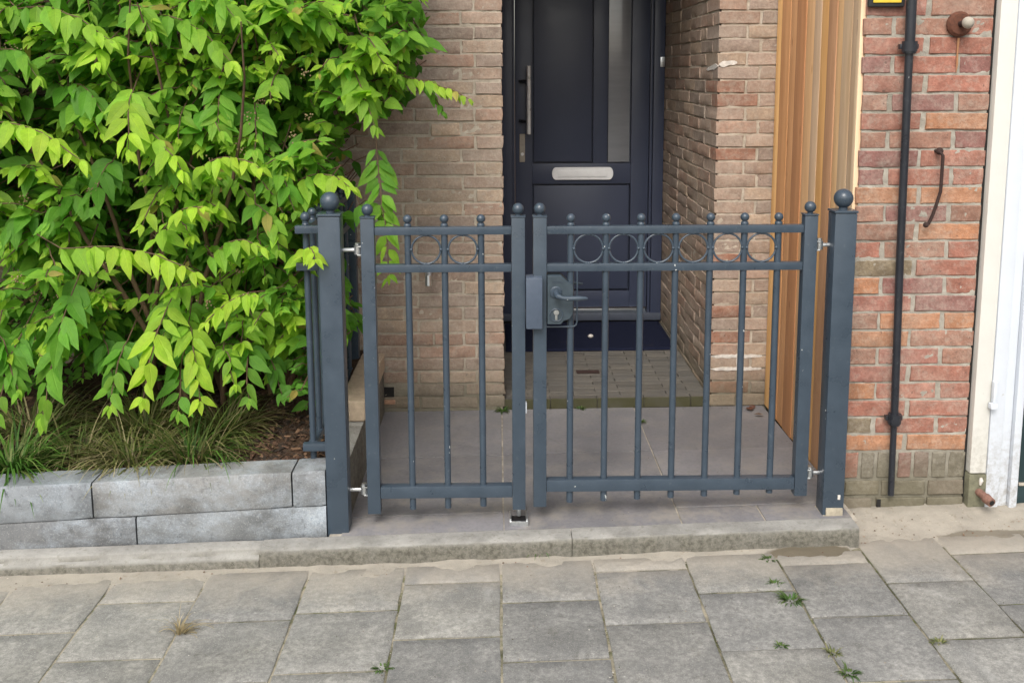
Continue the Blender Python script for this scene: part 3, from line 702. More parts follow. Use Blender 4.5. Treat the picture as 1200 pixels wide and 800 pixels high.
sg = empty('yellow_sign', (1.228, 3.205, 1.8), 'yellow enamel sign in a black frame at the top of the pier', 'sign')
MB().box(1.170, 1.285, 3.196, 3.214, 1.738, 1.90, .006, seg=3).build('frame', M['black'], sg)
MB().box(1.183, 1.272, 3.191, 3.1955, 1.751, 1.888, .002).build('face', M['yellow'], sg)
tp = empty('garden_tap', (-.30, 4.22, .70), 'small grey garden tap on the brick wall behind the narrow gate', 'tap')
MB().tube([(-.30, 4.25, .70), (-.30, 4.19, .70), (-.30, 4.17, .685), (-.30, 4.165, .645)], .014, 10).tube([(-.30, 4.20, .70), (-.30, 4.20, .735)], .009, 10).sphere((-.30, 4.245, .70), .02, 12, 8, (1, .4, 1)).build('body', M['zinc'], tp)
MB().tube([(-.338, 4.19, .730), (-.262, 4.19, .730)], .009, 8).build('lever', M['zinc'], tp)

# ------------------------------------------------------------------ gate posts and gates
G = M['gate']; GY = 3.15
def gate_post(name, x0, x1, zb, label, dxt=0):
    cx_ = (x0+x1)/2; t = empty(name, (cx_, GY-.015, zb), label, 'gate post', 'gate posts')
    MB().box(x0, x1, 3.10, 3.17, zb, 1.096, .004).build('shaft', G, t)
    MB().box(x0-.0025, x1+.0025, 3.0975, 3.1725, 1.097, 1.104, .002).build('cap', G, t)
    MB().tube([(cx_, 3.135, 1.104), (cx_, 3.135, 1.112)], .014, 16).sphere((cx_, 3.135, 1.140), .0305, 32, 20).build('ball', G, t)
    return t
lp = gate_post('gate_post', -.567, -.497, .034, 'thick square blue-grey gate post with ball cap beside the leafy shrub')
rp = gate_post('gate_post', 1.062, 1.132, .09, 'thick square blue-grey gate post with ball cap in front of the red pier')
MB().box(1.072, 1.128, 3.094, 3.102, .085, .118, .003).build('mortar_patch', M['beige'], rp)
MB().box(1.110, 1.119, 3.0985, 3.1005, .146, .162, .001).build('chipped_spot', M['white_mark'], rp)
MB().box(1.060, 1.1315, 3.092, 3.18, .070, .092, .006).build('footing', M['beige'], rp)
def hinge(t, x0, x1, z, s):
    b = MB().tube([(x0, GY, z), (x1, GY, z)], .0065, 10)
    xk = x1 - s*.012
    b.tube([(xk, GY, z-.014), (xk, GY, z+.014)], .0125, 14).tube([(xk, GY, z+.015), (xk, GY, z+.022)], .009, 6)
    b.box(min(xk, x1+s*.016), max(xk, x1+s*.016), GY-.014, GY+.010, z+.010, z+.014, .001).box(min(xk, x1+s*.016), max(xk, x1+s*.016), GY-.014, GY+.010, z-.018, z-.014, .001)
    b.build('hinge', M['zinc'], t)
def leaf(name, label, xa, xb, wa, wb, zba, zbb, lz, bars, barz, rings, loc):
    t = empty(name, loc, label, 'gate', 'gate leaves')
    for (a, b, zb) in ((xa, xa+wa, zba), (xb-wb, xb, zbb)):
        s = MB().box(a, b, GY-.02, GY+.02, zb, 1.085, .002).build('stile', G, t)
        c = (a+b)/2
        MB().box(a-.002, b+.002, GY-.022, GY+.022, 1.086, 1.090, .001).tube([(c, GY, 1.090), (c, GY, 1.096)], .009, 12).sphere((c, GY, 1.111), .0185, 24, 16).build('ball_cap', G, s)
    x0, x1 = xa+wa+.0005, xb-wb-.0005
    MB().box(x0, x1, GY-.014, GY+.014, 1.030, 1.055, .002).build('top_rail', G, t)
    MB().box(x0, x1, GY-.014, GY+.014, .909, .934, .002).build('middle_rail', G, t)
    MB().box(x0, x1, GY-.017, GY+.017, lz[0], lz[1], .002, dz=lz[2]).build('bottom_rail', G, t)
    for bx, bz in zip(bars, barz):
        o = MB().tube([(bx, GY, bz), (bx, GY, 1.066)], .0108, 14).build('bar', G, t)
        MB().tube([(bx, GY, 1.055), (bx, GY, 1.060), (bx, GY, 1.064), (bx, GY, 1.068)], [.0118, .0125, .0115, .007], 14).sphere((bx, GY, 1.080), .0142, 20, 14).build('ball_tip', G, o)
    for rx in rings:
        MB().torus((rx, GY-.006, .982), .0462, .0035).sphere((rx, GY-.008, .935), .005, 8, 6).sphere((rx, GY-.008, 1.029), .005, 8, 6).sphere((rx-.047, GY-.008, .982), .0055, 8, 6).sphere((rx+.047, GY-.008, .982), .0055, 8, 6).build('ring', G, t)
    return t
lbars = [-.290, -.173, -.056]; rbars = [.231, .344, .456, .568, .679, .788, .897]
gl = leaf('gate_leaf', 'narrow blue-grey gate leaf with three bars and two rings', -.438, .084, .043, .043, .098, .108, (.150, .190, .012), lbars, [.107, .111, .116], [-.2315, -.1145], (-.177, GY, .1))
gr = leaf('gate_leaf', 'wide blue-grey gate leaf with seven bars, six rings and the lock', .110, 1.018, .043, .042, .117, .146, (.168, .208, .028), rbars, [.127+.0042*i for i in range(7)], [(rbars[i]+rbars[i+1])/2 for i in range(6)], (.564, GY, .12))
hinge(gl, -.497, -.438, .982, 1); hinge(gl, -.497, -.438, .176, 1); hinge(gr, 1.062, 1.018, .988, -1); hinge(gr, 1.062, 1.018, .220, -1)
# lock
lk = MB(); lk.box(.155, .236, GY-.030, GY+.028, .740, .899, .002)
lk = MB().prism([(.155, .741), (.199, .741), (.207, .752), (.226, .758), (.237, .775), (.237, .868), (.222, .876), (.205, .893), (.199, .899), (.155, .899)], GY-.034, GY+.026, .0015)
lock = lk.build('lock_case', M['lock'], gr)
MB().torus((.182, GY-.035, .846), .0165, .0035).tube([(.182, GY-.034, .846), (.182, GY-.040, .846)], .016, 20).build('rosette', M['gate'], lock)
MB().torus((.183, GY-.035, .772), .0205, .0022).build('cylinder_ring', M['gate'], lock)
MB().tube([(.183, GY-.032, .781), (.183, GY-.041, .781)], .0085, 16).box(.1792, .1868, GY-.041, GY-.033, .756, .778, .002).build('cylinder', M['zinc'], lock)
MB().box(.168, .203, GY-.0355, GY-.0345, .8765, .8782, 0).box(.172, .199, GY-.0355, GY-.0345, .8815, .883, 0).build('embossed_lines', G, lock)
MB().tube([(.182, GY-.038, .846), (.182, GY-.064, .844), (.186, GY-.072, .841), (.200, GY-.074, .836), (.222, GY-.073, .834), (.250, GY-.072, .8345), (.272, GY-.071, .834), (.280, GY-.070, .833)], [.0088, .0088, .0088, .0070, .0078, .0082, .0062, .0035], 14).build('lever_handle', M['gate'], lock)
MB().tube([(.182, GY+.026, .858), (.190, GY+.060, .858), (.230, GY+.064, .856), (.276, GY+.064, .853)], [.008, .008, .007, .004], 12).build('rear_lever', M['gate'], lock)
MB().tube([(.2515, GY-.012, .910), (.2515, GY-.012, .745), (.249, GY-.012, .734), (.242, GY-.012, .729), (.230, GY-.012, .728), (.154, GY-.012, .728)], .0028, 10).build('guard_wire', G, lock)
MB().tube([(.236, GY+.01, .786), (.34, GY+.01, .788)], .0001, 4).build('hairline', G, lock) if False else None
MB().box(.086, .1385, 3.098, GY+.012, .730, .897, .004).build('keep_box', plain('blue_grey_keep_paint', (.070, .092, .130), .35, var=.1, sc=40), gl)
MB().box(.0842, .089, GY-.01, GY+.01, .437, .472, .001).build('buffer', M['white'], gl)
MB().tube([(.062, GY, .112), (.062, GY, .080)], .0075, 12).build('drop_bolt', M['zinc'], gl)
ds = empty('floor_catch', (.056, 3.135, .066), 'small bright metal floor catch under the narrow gate leaf', 'gate catch')
MB().box(.030, .0365, 3.105, 3.170, .0645, .088, .001).box(.085, .0915, 3.105, 3.170, .0645, .088, .001).box(.030, .0915, 3.100, 3.106, .0645, .081, .001).build('bracket', M['zinc'], ds)
MB().box(.037, .0845, 3.107, 3.170, .0635, .069, .001).build('base', M['rubber'], ds)
# side fence along the shrub
sf = empty('side_fence', (-.63, 3.6, .3), 'blue-grey railing running back from the left gate post along the shrub', 'fence')
for (z0, z1) in ((1.030, 1.055), (.909, .934), (.298, .323)):
    MB().box(-.655, -.569, 3.180, 3.205, z0, z1, .002).box(-.640, -.612, 3.2055, 4.14, z0, z1, .002).build('rail', G, sf)
for i in range(8):
    y = 3.215 + .118*i
    o = MB().tube([(-.626, y, .255 if i == 0 else .285), (-.626, y, 1.068)], .0108, 12).build('bar', G, sf)
    MB().tube([(-.626, y, 1.056), (-.626, y, 1.067)], [.0125, .008], 12).sphere((-.626, y, 1.080), .0165 if i == 0 else .0142, 18, 12).build('ball_tip', G, o)
MB().box(-.645, -.600, 4.145, 4.19, .30, 1.09, .002).build('end_post', G, sf)

# ------------------------------------------------------------------ planter wall and its stones
pw = empty('planter_wall', (-1.1, 3.1, .04), 'low wall of long blue-grey stone blocks holding up the planted bed', 'low wall')
def wz(x, k):      # heights of base, middle joint and top along the wall
    return [.050+.028*x-.004, .146+.041*(x+.55)+.0, .262+.036*(x+.676)][k]
def wy(x): return 3.073 + .020*(x+1.62)/1.05
def block(x0, x1, k0, k1, c, dpt=.125, par=pw):
    n = 8; b = bmesh.new(); secs = []
    for i in range(n+1):
        x = x0+.0008 + (x1-x0-.0016)*i/n; e = .0022 if i in (0, n) else 0; y = wy(x)
        z0, z1 = wz(x, k0)+.0015, wz(x, k1)-.0015
        nn = lambda s: .0022*fbm(x*12, s*7, z1*10)
        secs.append([b.verts.new(p) for p in ((x, y+e+.003, z0+e), (x, y+e+nn(1), z0+.006+e), (x, y+e+nn(2), (z0+z1)/2), (x, y+e+nn(3), z1-.007-e), (x, y+e+.006, z1-e), (x, y+.05, z1-e+nn(4)), (x, y+dpt-.005, z1-e), (x, y+dpt, z0))])
    for i in range(n):
        for j in range(7): b.faces.new((secs[i][j], secs[i+1][j], secs[i+1][j+1], secs[i][j+1]))
        b.faces.new((secs[i][7], secs[i+1][7], secs[i+1][0], secs[i][0]))
    b.faces.new(secs[0][::-1]); b.faces.new(secs[-1]); bmesh.ops.recalc_face_normals(b, faces=b.faces)
    o = MB().merge(b).build('stone_block', M['stone'], par, 45); o.color = (*c, 1)
for a, b_2, c in ((-2.6, -2.0, (.24, .255, .27)), (-1.995, -1.322, (.27, .29, .31)), (-1.318, -.679, (.25, .25, .245)), (-.675, -.569, (.23, .24, .25))): block(a, b_2, 1, 2, c)
for a, b_2, c in ((-2.6, -1.86, (.22, .23, .24)), (-1.855, -1.187, (.19, .195, .20)), (-1.183, -.569, (.22, .23, .235))): block(a, b_2, 0, 1, c)
sw = empty('side_wall', (-.55, 3.7, .06), 'low grey concrete edging wall running back between the shrub and the gate floor', 'low wall')
for a, b_2 in ((3.176, 3.54), (3.545, 3.90), (3.905, 4.245)):
    o = MB().box(-.585, -.508, a, b_2, .02, .252, .004).build('concrete_block', M['kerb'], sw)
o = MB().box(-.60, -.500, 3.58, 4.235, .254, .335, .012, seg=3).build('cap_stone', plain('beige_cap_stone', (.46, .36, .26), .9, var=.25, sc=40, bd=.002), sw)
# ------------------------------------------------------------------ soil
def soil_z(x, y): return .215 + .036*(x+1.2) + .10*max(0, y-3.2) + .012*fbm(x*6, y*6) + .007*fbm(x*22, y*22)
sheet('soil_bed', lin(-2.7, -.585, 110), lin(3.165, 4.26, 60), soil_z, M['soil'])
V = []; F = []; C = []
for i in range(3400):
    x, y = rnd.uniform(-2.3, -.6), 3.19 + rnd.random()**1.6*.7; z = soil_z(x, y) + .004
    L, W, T = rnd.uniform(.006, .022), rnd.uniform(.004, .010), rnd.uniform(.001, .003)
    Rm = Matrix.Rotation(rnd.uniform(0, 6.28), 3, 'Z') @ Matrix.Rotation(rnd.uniform(-.5, .5), 3, 'X') @ Matrix.Rotation(rnd.uniform(-.5, .5), 3, 'Y')
    n = len(V)
    for p in ((-L, -W, -T), (L, -W*.6, -T), (L, W*.6, -T), (-L, W, -T), (-L*.9, -W*.8, T), (L*.8, -W*.5, T), (L*.8, W*.5, T), (-L*.9, W*.7, T)): q = Rm @ Vector(p); V.append((x+q.x, y+q.y, z+q.z))
    F += [(n+4, n+5, n+6, n+7), (n, n+1, n+5, n+4), (n+1, n+2, n+6, n+5), (n+2, n+3, n+7, n+6), (n+3, n, n+4, n+7)]
    c = rnd.choice([(.05, .032, .022), (.10, .055, .035), (.04, .026, .018), (.17, .10, .06), (.07, .04, .025), (.03, .022, .016)]); C += [c]*8
tag(link('bark_mulch', mesh_np('bark_mulch', V, F, M['chip'], C)), 'brown bark chips and dead leaves covering the soil under the shrub', 'mulch', kind='stuff')

# ------------------------------------------------------------------ leaves
def leaf_mesh(var, m, nv=7):
    r = random.Random(100+var); V = []; U = []; F = []
    wmax = .215 + r.uniform(-.025, .025); curl = r.uniform(.08, .24); fold = r.uniform(.0, .30); tw = r.uniform(-.25, .25); side = r.uniform(-.06, .06)
    for j in range(nv+1):
        t = j/nv; wd = wmax * (math.sin(math.pi*min(1, t**.66*.97+.03))**.95)
        if j == nv: wd = .004
        if j == 0: wd = .012
        for i in (-1, -.5, 0, .5, 1):
            x = i*wd; z = abs(i)*wd*fold - curl*t*t + .012*math.sin(t*17+var)*abs(i)
            a = tw*t; V.append((x*math.cos(a) - z*math.sin(a)*.5 + side*math.sin(math.pi*t), t, z*math.cos(a) + x*math.sin(a))); U.append((i, t, 0))
    for j in range(nv):
        for i in range(4): n = j*5+i; F.append((n, n+1, n+6, n+5))
    me = mesh_np('leaf', V, F, m, sm=True)
    a = me.attributes.new('luv', 'FLOAT_VECTOR', 'POINT'); a.data.foreach_set('vector', np.array(U, dtype=np.float32).ravel())
    return me
LM = [leaf_mesh(v, M['leaf']) for v in range(8)]
LMS = [leaf_mesh(v, M['leafs'], 5) for v in range(8)]
sh = empty('shrub', (-1.15, 3.75, .25), 'large leafy shrub with yellow-green shoots filling the bed on the left', 'shrub')
LEAVES = []          # (matrix, colour, priority)
STEMS = []
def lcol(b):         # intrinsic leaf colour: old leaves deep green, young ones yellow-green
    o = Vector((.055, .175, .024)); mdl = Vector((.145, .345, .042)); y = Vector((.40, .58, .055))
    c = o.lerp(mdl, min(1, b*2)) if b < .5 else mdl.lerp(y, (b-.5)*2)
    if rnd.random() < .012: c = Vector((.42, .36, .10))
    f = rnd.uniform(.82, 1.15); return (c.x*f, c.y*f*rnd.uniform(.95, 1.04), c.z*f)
def place_leaf(p, ax, nrm, L, b, pr):
    ax = ax.normalized(); x = ax.cross(nrm).normalized(); n = x.cross(ax).normalized()
    Mx = Matrix(((x.x, ax.x, n.x, p.x), (x.y, ax.y, n.y, p.y), (x.z, ax.z, n.z, p.z), (0, 0, 0, 1))) @ Matrix.Diagonal((L*rnd.uniform(.86, 1.14), L*rnd.uniform(.95, 1.1), L, 1))
    LEAVES.append((Mx, lcol(b), pr))
def shoot(p, q, b, size, pr, n=None, sag=.04):
    p, q = Vector(p), Vector(q); L = (q-p).length; side0 = (q-p).cross(Vector((0, 0, 1)))
    if side0.length < .3*L: side0 = Vector((1, -.2, 0)) + Vector((rnd.uniform(-.3, .3), rnd.uniform(-.3, .3), 0))
    side0.normalize(); N = n or max(2, int(L/(size*.46))+1); pts = []
    start = p - (q-p)*.35 + Vector((0, .10, .03))
    for i in range(N+1):
        t = i/N; pt = p.lerp(q, t) + Vector((0, 0, sag*math.sin(math.pi*t))) + Vector((rnd.uniform(-.003, .003),)*3); pts.append(pt)
        tan = (q-p).normalized() + Vector((0, 0, sag*3*math.cos(math.pi*t)))
        sz = size*(1.0 - .45*max(0, t-.65)/.35)*rnd.uniform(.80, 1.15); bb = min(1, max(0, b*(.72+.45*t) + rnd.uniform(-.08, .08)))
        out = Vector((0, -1, .6)).normalized()
        for s in (-1, 1):
            if pr < 3 and rnd.random() < .15: continue
            sz = sz*rnd.uniform(.8, 1.2) if pr < 3 else sz
            hz = abs((q-p).normalized().x)
            ax = side0*s*(.85 - .45*hz) + tan.normalized()*(.45+.15*t) + Vector((0, -.12, -.35-.50*hz if pr > 3 else -.30)) + Vector((rnd.uniform(-.4, .4), rnd.uniform(-.4, .2), rnd.uniform(-.4, .35)))*(1.0 if pr > 3 else 1.4)
            nr = Vector((0, -.8, .6)) + side0*s*.25 + Vector((rnd.uniform(-.5, .5), rnd.uniform(-.3, .3), rnd.uniform(-.4, .4)))
            place_leaf(pt + side0*s*.004 + tan.normalized()*rnd.uniform(-.35, .35)*size*.4, ax, nr, sz, bb, pr + t*.5 + sz*3)
        if i == N: place_leaf(pt, tan + Vector((0, -.1, -.35)), Vector((0, -.8, .6)), sz*.85, min(1, bb+.1), pr+.6)
    STEMS.append(([start] + pts, b))
HERO = [((-1.30,3.42,0.62),(-1.33,3.30,0.42),0.55,0.085),((-1.10,3.42,0.60),(-1.10,3.30,0.40),0.40,0.085),((-0.88,3.42,0.60),(-0.86,3.30,0.44),0.45,0.075),((-1.66,3.42,0.66),(-1.70,3.28,0.42),0.45,0.085),
((-1.47,3.32,0.96),(-0.99,3.22,0.90),1.00,0.092),((-1.14,3.40,0.76),(-1.19,3.22,0.47),0.95,0.096),((-1.07,3.38,0.69),(-1.01,3.25,0.45),0.90,0.088),
((-1.46,3.40,0.83),(-1.54,3.25,0.40),0.48,0.094),((-0.95,3.35,0.60),(-0.90,3.28,0.50),0.70,0.060),((-0.78,3.40,0.79),(-0.98,3.25,0.72),0.95,0.065),
((-1.72,3.40,1.38),(-1.34,3.22,1.27),0.98,0.088),((-1.01,3.35,1.22),(-0.77,3.22,1.24),1.00,0.062),((-1.21,3.35,1.48),(-1.18,3.20,1.30),0.88,0.095),
((-1.20,3.35,1.35),(-1.01,3.20,1.23),0.82,0.085),((-1.61,3.45,1.76),(-1.25,3.30,1.65),0.68,0.088),((-1.16,3.45,1.74),(-0.86,3.28,1.58),0.66,0.092),
((-1.15,3.35,0.99),(-0.96,3.22,1.11),0.92,0.072),((-0.71,3.45,1.16),(-0.49,3.30,1.17),0.80,0.078),((-0.47,3.60,1.51),(-0.10,3.45,1.45),0.75,0.050),
((-0.42,3.45,1.27),(-0.38,3.40,0.85),0.60,0.070),((-1.22,3.40,1.76),(-1.12,3.30,1.67),0.60,0.085),((-1.00,3.40,1.78),(-0.85,3.30,1.72),0.60,0.088),
((-0.54,3.50,1.62),(-0.41,3.35,1.36),0.60,0.085),((-0.84,3.50,1.44),(-0.81,3.35,1.29),0.50,0.078),((-1.43,3.45,1.12),(-1.51,3.35,1.05),0.45,0.082),
((-1.33,3.45,1.24),(-1.36,3.35,1.10),0.30,0.092),((-0.83,3.40,1.10),(-0.73,3.30,0.96),0.62,0.072),((-0.80,3.45,1.27),(-0.69,3.35,1.08),0.52,0.072),
((-1.66,3.40,1.62),(-1.50,3.30,1.53),0.55,0.085),((-0.71,3.50,1.73),(-0.52,3.40,1.67),0.55,0.082),((-0.46,3.60,1.76),(-0.29,3.50,1.68),0.50,0.062),
((-0.62,3.50,0.90),(-0.54,3.42,0.63),0.38,0.068),((-1.74,3.40,0.66),(-1.64,3.30,0.48),0.45,0.085),((-1.42,3.50,0.62),(-1.35,3.40,0.45),0.30,0.085),
((-0.85,3.50,0.56),(-0.77,3.40,0.42),0.25,0.070),((-0.66,3.25,0.92),(-0.57,3.07,0.97),0.95,0.060),((-0.97,3.35,0.93),(-0.79,3.28,0.97),0.72,0.072),
((-1.48,3.50,1.50),(-1.31,3.35,1.42),0.45,0.092),((-0.94,3.45,1.50),(-0.93,3.35,1.35),0.55,0.082),((-1.61,3.45,1.06),(-1.68,3.35,0.98),0.45,0.082),
((-0.49,3.50,1.08),(-0.40,3.45,1.04),0.50,0.060),((-0.34,3.60,1.53),(-0.19,3.55,1.40),0.45,0.048)]
for p, q, b, s in HERO: shoot(p, q, min(1, b*1.05), s*1.17, 5)
# body of the crown: shoots spread through uneven clumps
def inside(x, y, z):
    right = -.46 + .10*math.sin(z*4.1) + (.18 if z > 1.38 else 0) - (.16 if z < .95 else 0)
    if x > right - .03: return False
    bot = .40 + .07*math.sin(x*9) + (.10 if x < -1.62 else 0) - (.05 if x > -1.0 else 0)
    if z < bot + .9*max(0, y-3.7)*0: return False
    if -2.3 < x < -1.70 + (y-3.4)*-.32 and .62 < z < .95: return False      # gap where the house wall shows
    return True
cnt = 0
while cnt < 2350:
    x, z = rnd.uniform(-2.5, -.30), rnd.uniform(.5, 2.35); dep = rnd.random(); y = 3.43 + dep*.72
    if not inside(x, y, z): continue
    if dep < .45 and fbm(x*3.4, z*3.4, y*2) < -.13: continue               # hollows between the clumps
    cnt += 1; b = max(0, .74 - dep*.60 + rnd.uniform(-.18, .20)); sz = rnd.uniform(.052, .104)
    L = rnd.uniform(.10, .20); a = rnd.uniform(-math.pi, math.pi)
    d = Vector((math.cos(a)*.7, -rnd.uniform(.15, .8), rnd.uniform(-.75, .35))).normalized()*L
    if not inside(x+d.x, y+d.y, max(z+d.z-.05, 0)): d.x = -abs(d.x)*.5; d.z = abs(d.z)*.3
    shoot((x, y, z), Vector((x, y, z))+d, b, sz, 1.5-dep*3 + (-5 if z > 1.85 or x < -1.8 else 0), None, .02)
# low leaves near the side fence
for i in range(90):
    x, y = (rnd.uniform(-.80, -.66), rnd.uniform(3.3, 3.9)) if i < 16 else (rnd.uniform(-2.2, -.68), rnd.uniform(3.62, 4.15)); z = soil_z(x, y) + rnd.uniform(.04, .26)
    shoot((x, y, z), (x+rnd.uniform(-.05, .05), y-.05, z+rnd.uniform(-.02, .05)), .25, .05, .5, 2, .01)
LEAVES.sort(key=lambda t: -t[2])
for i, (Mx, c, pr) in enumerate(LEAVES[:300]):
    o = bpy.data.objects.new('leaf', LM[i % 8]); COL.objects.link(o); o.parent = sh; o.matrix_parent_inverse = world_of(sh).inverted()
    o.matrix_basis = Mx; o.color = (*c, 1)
V = []; F = []; C = []; U = []; n = 0; basev = []
for me in LMS:
    k_ = len(me.vertices); v = np.empty(k_*3); me.vertices.foreach_get('co', v); u = np.empty(k_*3, dtype=np.float32); me.attributes['luv'].data.foreach_get('vector', u)
    basev.append((v.reshape(-1, 3), u.reshape(-1, 3), [tuple(p.vertices) for p in me.polygons]))
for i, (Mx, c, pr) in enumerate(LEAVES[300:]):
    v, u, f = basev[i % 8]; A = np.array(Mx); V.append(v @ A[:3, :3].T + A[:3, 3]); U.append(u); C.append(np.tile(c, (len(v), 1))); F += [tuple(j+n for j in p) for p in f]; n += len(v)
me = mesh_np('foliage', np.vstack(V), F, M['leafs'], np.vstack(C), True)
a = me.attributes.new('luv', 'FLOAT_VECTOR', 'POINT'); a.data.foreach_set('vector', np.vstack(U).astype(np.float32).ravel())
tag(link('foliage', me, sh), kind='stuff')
tw = MB()
for pts, b in STEMS: tw.tube(pts, [.0028]+[.0022]*(len(pts)-2)+[.001], 5, False)
o = tw.build('twigs', M['twig'], sh, 60); tag(o, kind='stuff')
for i in range(13):
    x0, y0 = rnd.uniform(-1.5, -.85), rnd.uniform(3.65, 3.95); pts = [Vector((x0, y0, soil_z(x0, y0)-.02))]; d = Vector((rnd.uniform(-.5, .5), rnd.uniform(-.22, .1), 1)).normalized()
    for j in range(8): pts.append(pts[-1] + d*.2); d = (d + Vector((rnd.uniform(-.16, .16) - (.22 if pts[-1].x > -.85 else 0), rnd.uniform(-.1, .05), 0))).normalized()
    MB().tube(pts, [.013-.0013*j for j in range(9)], 8).build('branch', M['twig'], sh, 60)
# dry flower heads between the leaves
fl = MB()
for i in range(26):
    x, y, z = rnd.uniform(-1.7, -.6), rnd.uniform(3.32, 3.5), rnd.uniform(.75, 1.75)
    for j in range(14): fl.sphere((x+rnd.gauss(0, .012), y+rnd.gauss(0, .008), z+rnd.gauss(0, .010)), rnd.uniform(.002, .0034), 6, 4)
tag(fl.build('seed_heads', plain('dry_seed_head', (.30, .22, .11), .8, var=.4, sc=90), sh, 60), kind='stuff')

# ------------------------------------------------------------------ grass
def tuft(name, label, cx_, cy_, cz_, nb, hmin, hmax, spread, cols, wd=.0028, cat='grass', lean=(0, 0), group=None):
    V = []; F = []; C = []
    for i in range(nb):
        a = rnd.uniform(0, 2*math.pi); r0 = rnd.random()**.5*spread*.28; x, y = cx_+math.cos(a)*r0, cy_+math.sin(a)*r0*.7
        a += rnd.uniform(-.5, .5); h = rnd.uniform(hmin, hmax); el = rnd.uniform(.25, 1.2); w_ = wd*rnd.uniform(.7, 1.3)
        d = Vector((math.cos(a)*math.cos(el)+lean[0], math.sin(a)*math.cos(el)*.8+lean[1], math.sin(el))); p = Vector((x, y, cz_)); sdv = Vector((-math.sin(a), math.cos(a), 0)); c = rnd.choice(cols); f = rnd.uniform(.7, 1.25)
        n0 = len(V); ns = 6; g = rnd.uniform(.16, .42)
        for j in range(ns+1):
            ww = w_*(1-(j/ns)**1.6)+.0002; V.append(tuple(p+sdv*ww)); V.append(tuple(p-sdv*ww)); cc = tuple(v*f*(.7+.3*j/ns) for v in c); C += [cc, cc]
            p = p + d.normalized()*h/ns; d = d.normalized() + Vector((0, 0, -g)); 
        F += [(n0+2*j, n0+2*j+1, n0+2*j+3, n0+2*j+2) for j in range(ns)]
    V = [(v[0]-cx_, v[1]-cy_, v[2]-cz_) for v in V]
    o = link(name, mesh_np(name, V, F, M['blade'], C, True)); o.location = (cx_, cy_, cz_); return tag(o, label, cat, group)
ol = [(.17, .19, .05), (.25, .23, .09), (.13, .17, .04), (.36, .30, .16), (.11, .16, .035)]
gn = [(.09, .22, .03), (.13, .28, .04), (.06, .15, .02), (.2, .26, .07)]
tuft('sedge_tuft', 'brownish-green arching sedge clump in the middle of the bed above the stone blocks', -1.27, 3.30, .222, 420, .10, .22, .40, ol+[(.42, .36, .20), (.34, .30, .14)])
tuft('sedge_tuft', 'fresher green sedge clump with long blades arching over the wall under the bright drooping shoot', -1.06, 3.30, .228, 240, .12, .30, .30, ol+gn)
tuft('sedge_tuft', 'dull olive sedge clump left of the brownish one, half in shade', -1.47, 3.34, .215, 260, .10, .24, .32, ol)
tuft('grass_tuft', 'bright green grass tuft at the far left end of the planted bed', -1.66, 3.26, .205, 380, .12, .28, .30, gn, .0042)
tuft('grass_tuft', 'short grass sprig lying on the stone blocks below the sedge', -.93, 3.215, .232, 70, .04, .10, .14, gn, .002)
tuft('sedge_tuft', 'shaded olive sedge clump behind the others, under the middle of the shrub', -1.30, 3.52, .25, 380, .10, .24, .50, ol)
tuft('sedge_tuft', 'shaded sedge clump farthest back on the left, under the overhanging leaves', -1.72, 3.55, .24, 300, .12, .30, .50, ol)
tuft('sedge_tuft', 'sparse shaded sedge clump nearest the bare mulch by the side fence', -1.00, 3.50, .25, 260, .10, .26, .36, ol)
sd_ = tuft('straw_wisp', 'dry straw wisp stuck in a paving joint on the left', -.905, 2.63, -.022, 38, .05, .11, .05, [(.55, .44, .24), (.45, .36, .2)], .0016, 'straw', (.25, .5))
WD = [((.125, 3.03, .008), 46, .022, .055, .07, 'green grass tuft growing against the kerb front below the gate'),
      ((.84, 2.69, .022), 60, .016, .045, .09, 'largest weed in the paving joint below the wet sand patch'),
      ((.822, 2.785, .022), 26, .012, .03, .05, 'small weed just above the largest weed in the same paving joint'),
      ((.745, 2.462, .021), 26, .008, .02, .05, 'tiny weed in the cross joint of the paving right of centre'),
      ((.872, 2.42, .024), 30, .012, .03, .05, 'yellowish weed halfway down the paving joint on the right'),
      ((.884, 2.33, .024), 36, .012, .035, .06, 'weed at the bottom edge of the picture in the right joint'),
      ((1.168, 2.45, .033), 26, .010, .025, .05, 'yellowish weed in the farthest right paving joint'),
      ((-.312, 2.432, -.010), 34, .010, .022, .07, 'mossy weed in the cross joint left of centre at the bottom'),
      ((.845, 2.935, .022), 34, .010, .025, .06, 'low weed at the left end of the wet sand patch'),
      ((.012, 4.225, .066), 40, .015, .05, .06, 'green weed at the foot of the wall left of the doorstep'),
      ((.355, 4.235, .070), 26, .012, .03, .05, 'small weed at the foot of the mossy doorstep'),
      ((.600, 4.05, .074), 18, .012, .035, .03, 'lone weed in the tile joint behind the wide gate leaf')]
for (p, nb, a, b, s, lab) in WD: tuft('weed', lab, p[0], p[1], p[2], nb, a, b, s, [(.07, .15, .035), (.10, .18, .04), (.13, .19, .05)] if 'yellow' not in lab else [(.28, .28, .12), (.16, .19, .07)], .0022, 'weed', group='weeds in the joints')
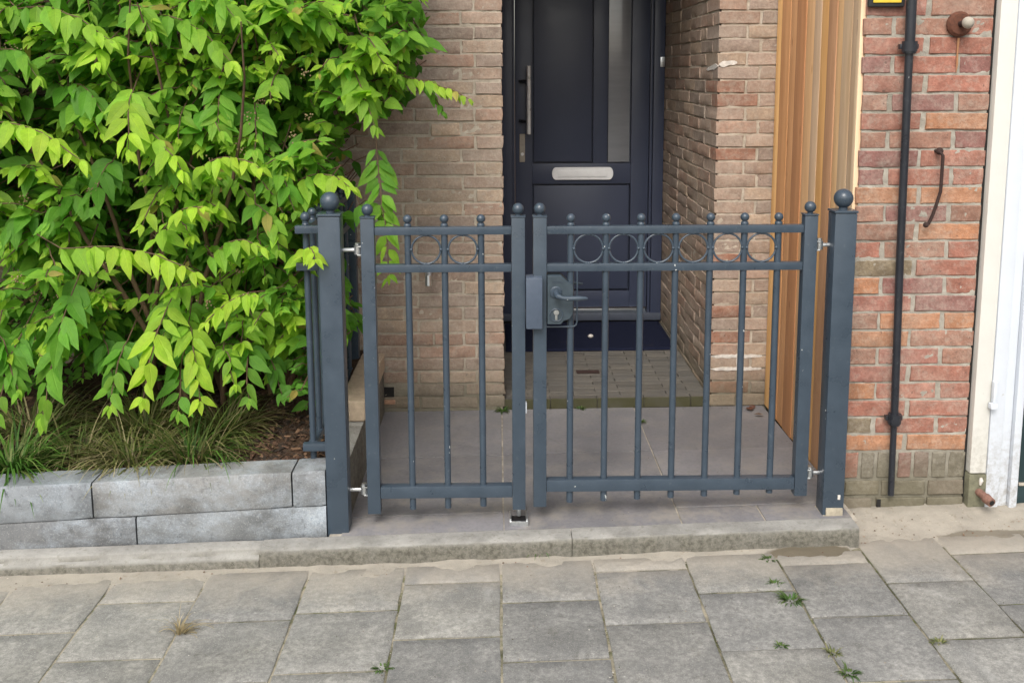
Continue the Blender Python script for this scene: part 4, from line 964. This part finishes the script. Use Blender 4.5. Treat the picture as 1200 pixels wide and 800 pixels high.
# litter leaves in the corner by the cedar boards
for i, (x, y) in enumerate(((1.10, 4.17), (1.13, 4.10), (1.085, 4.20), (1.145, 4.05), (1.12, 4.20))):
    me = LM[i].copy(); me.name = 'dry_leaf'; me.materials.clear(); me.materials.append(M['twig'] if i % 2 else M['stem'] if i == 9 else M['rust'])
    o = bpy.data.objects.new('dry_leaf', me); COL.objects.link(o); o.location = (x, y, floor_z(x, y)+.008); o.scale = (.05, .04, .04); o.rotation_euler = (.2, .1, i*1.7)
    tag(o, ['curled dry leaf in the floor corner, second from the left', 'larger dry leaf against the first cedar board', 'leftmost curled dry leaf under the brown brick wall', 'dry leaf lying farthest forward along the cedar boards', 'dry leaf tucked deepest into the floor corner'][i], 'dry leaf', 'dry leaves in the corner')
# small stones on the sand
for i in range(60):
    pass
V = []; F = []; C = []
for i in range(420):
    x, y = rnd.uniform(-1.6, 2.0), rnd.uniform(2.9, 3.19)
    if x < 1.14 and y > 2.985: continue
    if rnd.random() < .5 and x < 1.1: x = rnd.uniform(1.15, 1.9); y = rnd.uniform(3.0, 3.19)
    z = sand_z(x, y); s = rnd.uniform(.0012, .0042); n0 = len(V); zz = [rnd.uniform(.7, 1.3) for _ in range(6)]
    for j, p in enumerate(((1, 0, 0), (0, 1, 0), (-1, 0, 0), (0, -1, 0), (0, 0, .7), (0, 0, -.4))): V.append((x+p[0]*s*zz[j], y+p[1]*s*zz[j], z+s*.4+p[2]*s*zz[j]))
    F += [(n0, n0+1, n0+4), (n0+1, n0+2, n0+4), (n0+2, n0+3, n0+4), (n0+3, n0, n0+4)]; c = rnd.choice([(.12, .07, .045), (.3, .22, .16), (.5, .45, .38), (.2, .12, .08)]); C += [c]*6
for i in range(520):
    x, y = rnd.uniform(-1.6, 1.9), rnd.uniform(2.2, 2.95); s = rnd.uniform(.0009, .0026)
    if rnd.random() < .6: x = rnd.choice(XJ[4:17]) + rnd.gauss(0, .006)
    z = pave_z(x); n0 = len(V); zz = [rnd.uniform(.7, 1.3) for _ in range(6)]
    for j, p in enumerate(((1, 0, 0), (0, 1, 0), (-1, 0, 0), (0, -1, 0), (0, 0, .7), (0, 0, -.4))): V.append((x+p[0]*s*zz[j], y+p[1]*s*zz[j], z+s*.4+p[2]*s*zz[j]))
    F += [(n0, n0+1, n0+4), (n0+1, n0+2, n0+4), (n0+2, n0+3, n0+4), (n0+3, n0, n0+4)]; c = rnd.choice([(.12, .09, .06), (.3, .25, .19), (.5, .47, .42), (.09, .10, .05), (.08, .07, .05)]); C += [c]*6
for i in range(260):
    x, y = rnd.uniform(-.45, 1.15), rnd.uniform(3.09, 4.22); s = rnd.uniform(.0008, .0024)
    if rnd.random() < .4: y = 4.235 - abs(rnd.gauss(0, .02))
    elif rnd.random() < .3: x = 1.155 - abs(rnd.gauss(0, .02))
    z = floor_z(x, y); n0 = len(V); zz = [rnd.uniform(.7, 1.3) for _ in range(6)]
    for j, p in enumerate(((1, 0, 0), (0, 1, 0), (-1, 0, 0), (0, -1, 0), (0, 0, .7), (0, 0, -.4))): V.append((x+p[0]*s*zz[j], y+p[1]*s*zz[j], z+s*.4+p[2]*s*zz[j]))
    F += [(n0, n0+1, n0+4), (n0+1, n0+2, n0+4), (n0+2, n0+3, n0+4), (n0+3, n0, n0+4)]; c = rnd.choice([(.12, .09, .06), (.3, .25, .19), (.4, .36, .3), (.08, .07, .05)]); C += [c]*6
tag(link('grit', mesh_np('grit', V, F, M['chip'], C)), 'scattered grit and crumbs lying on the sand, the paving and the floor tiles', 'grit', kind='stuff')
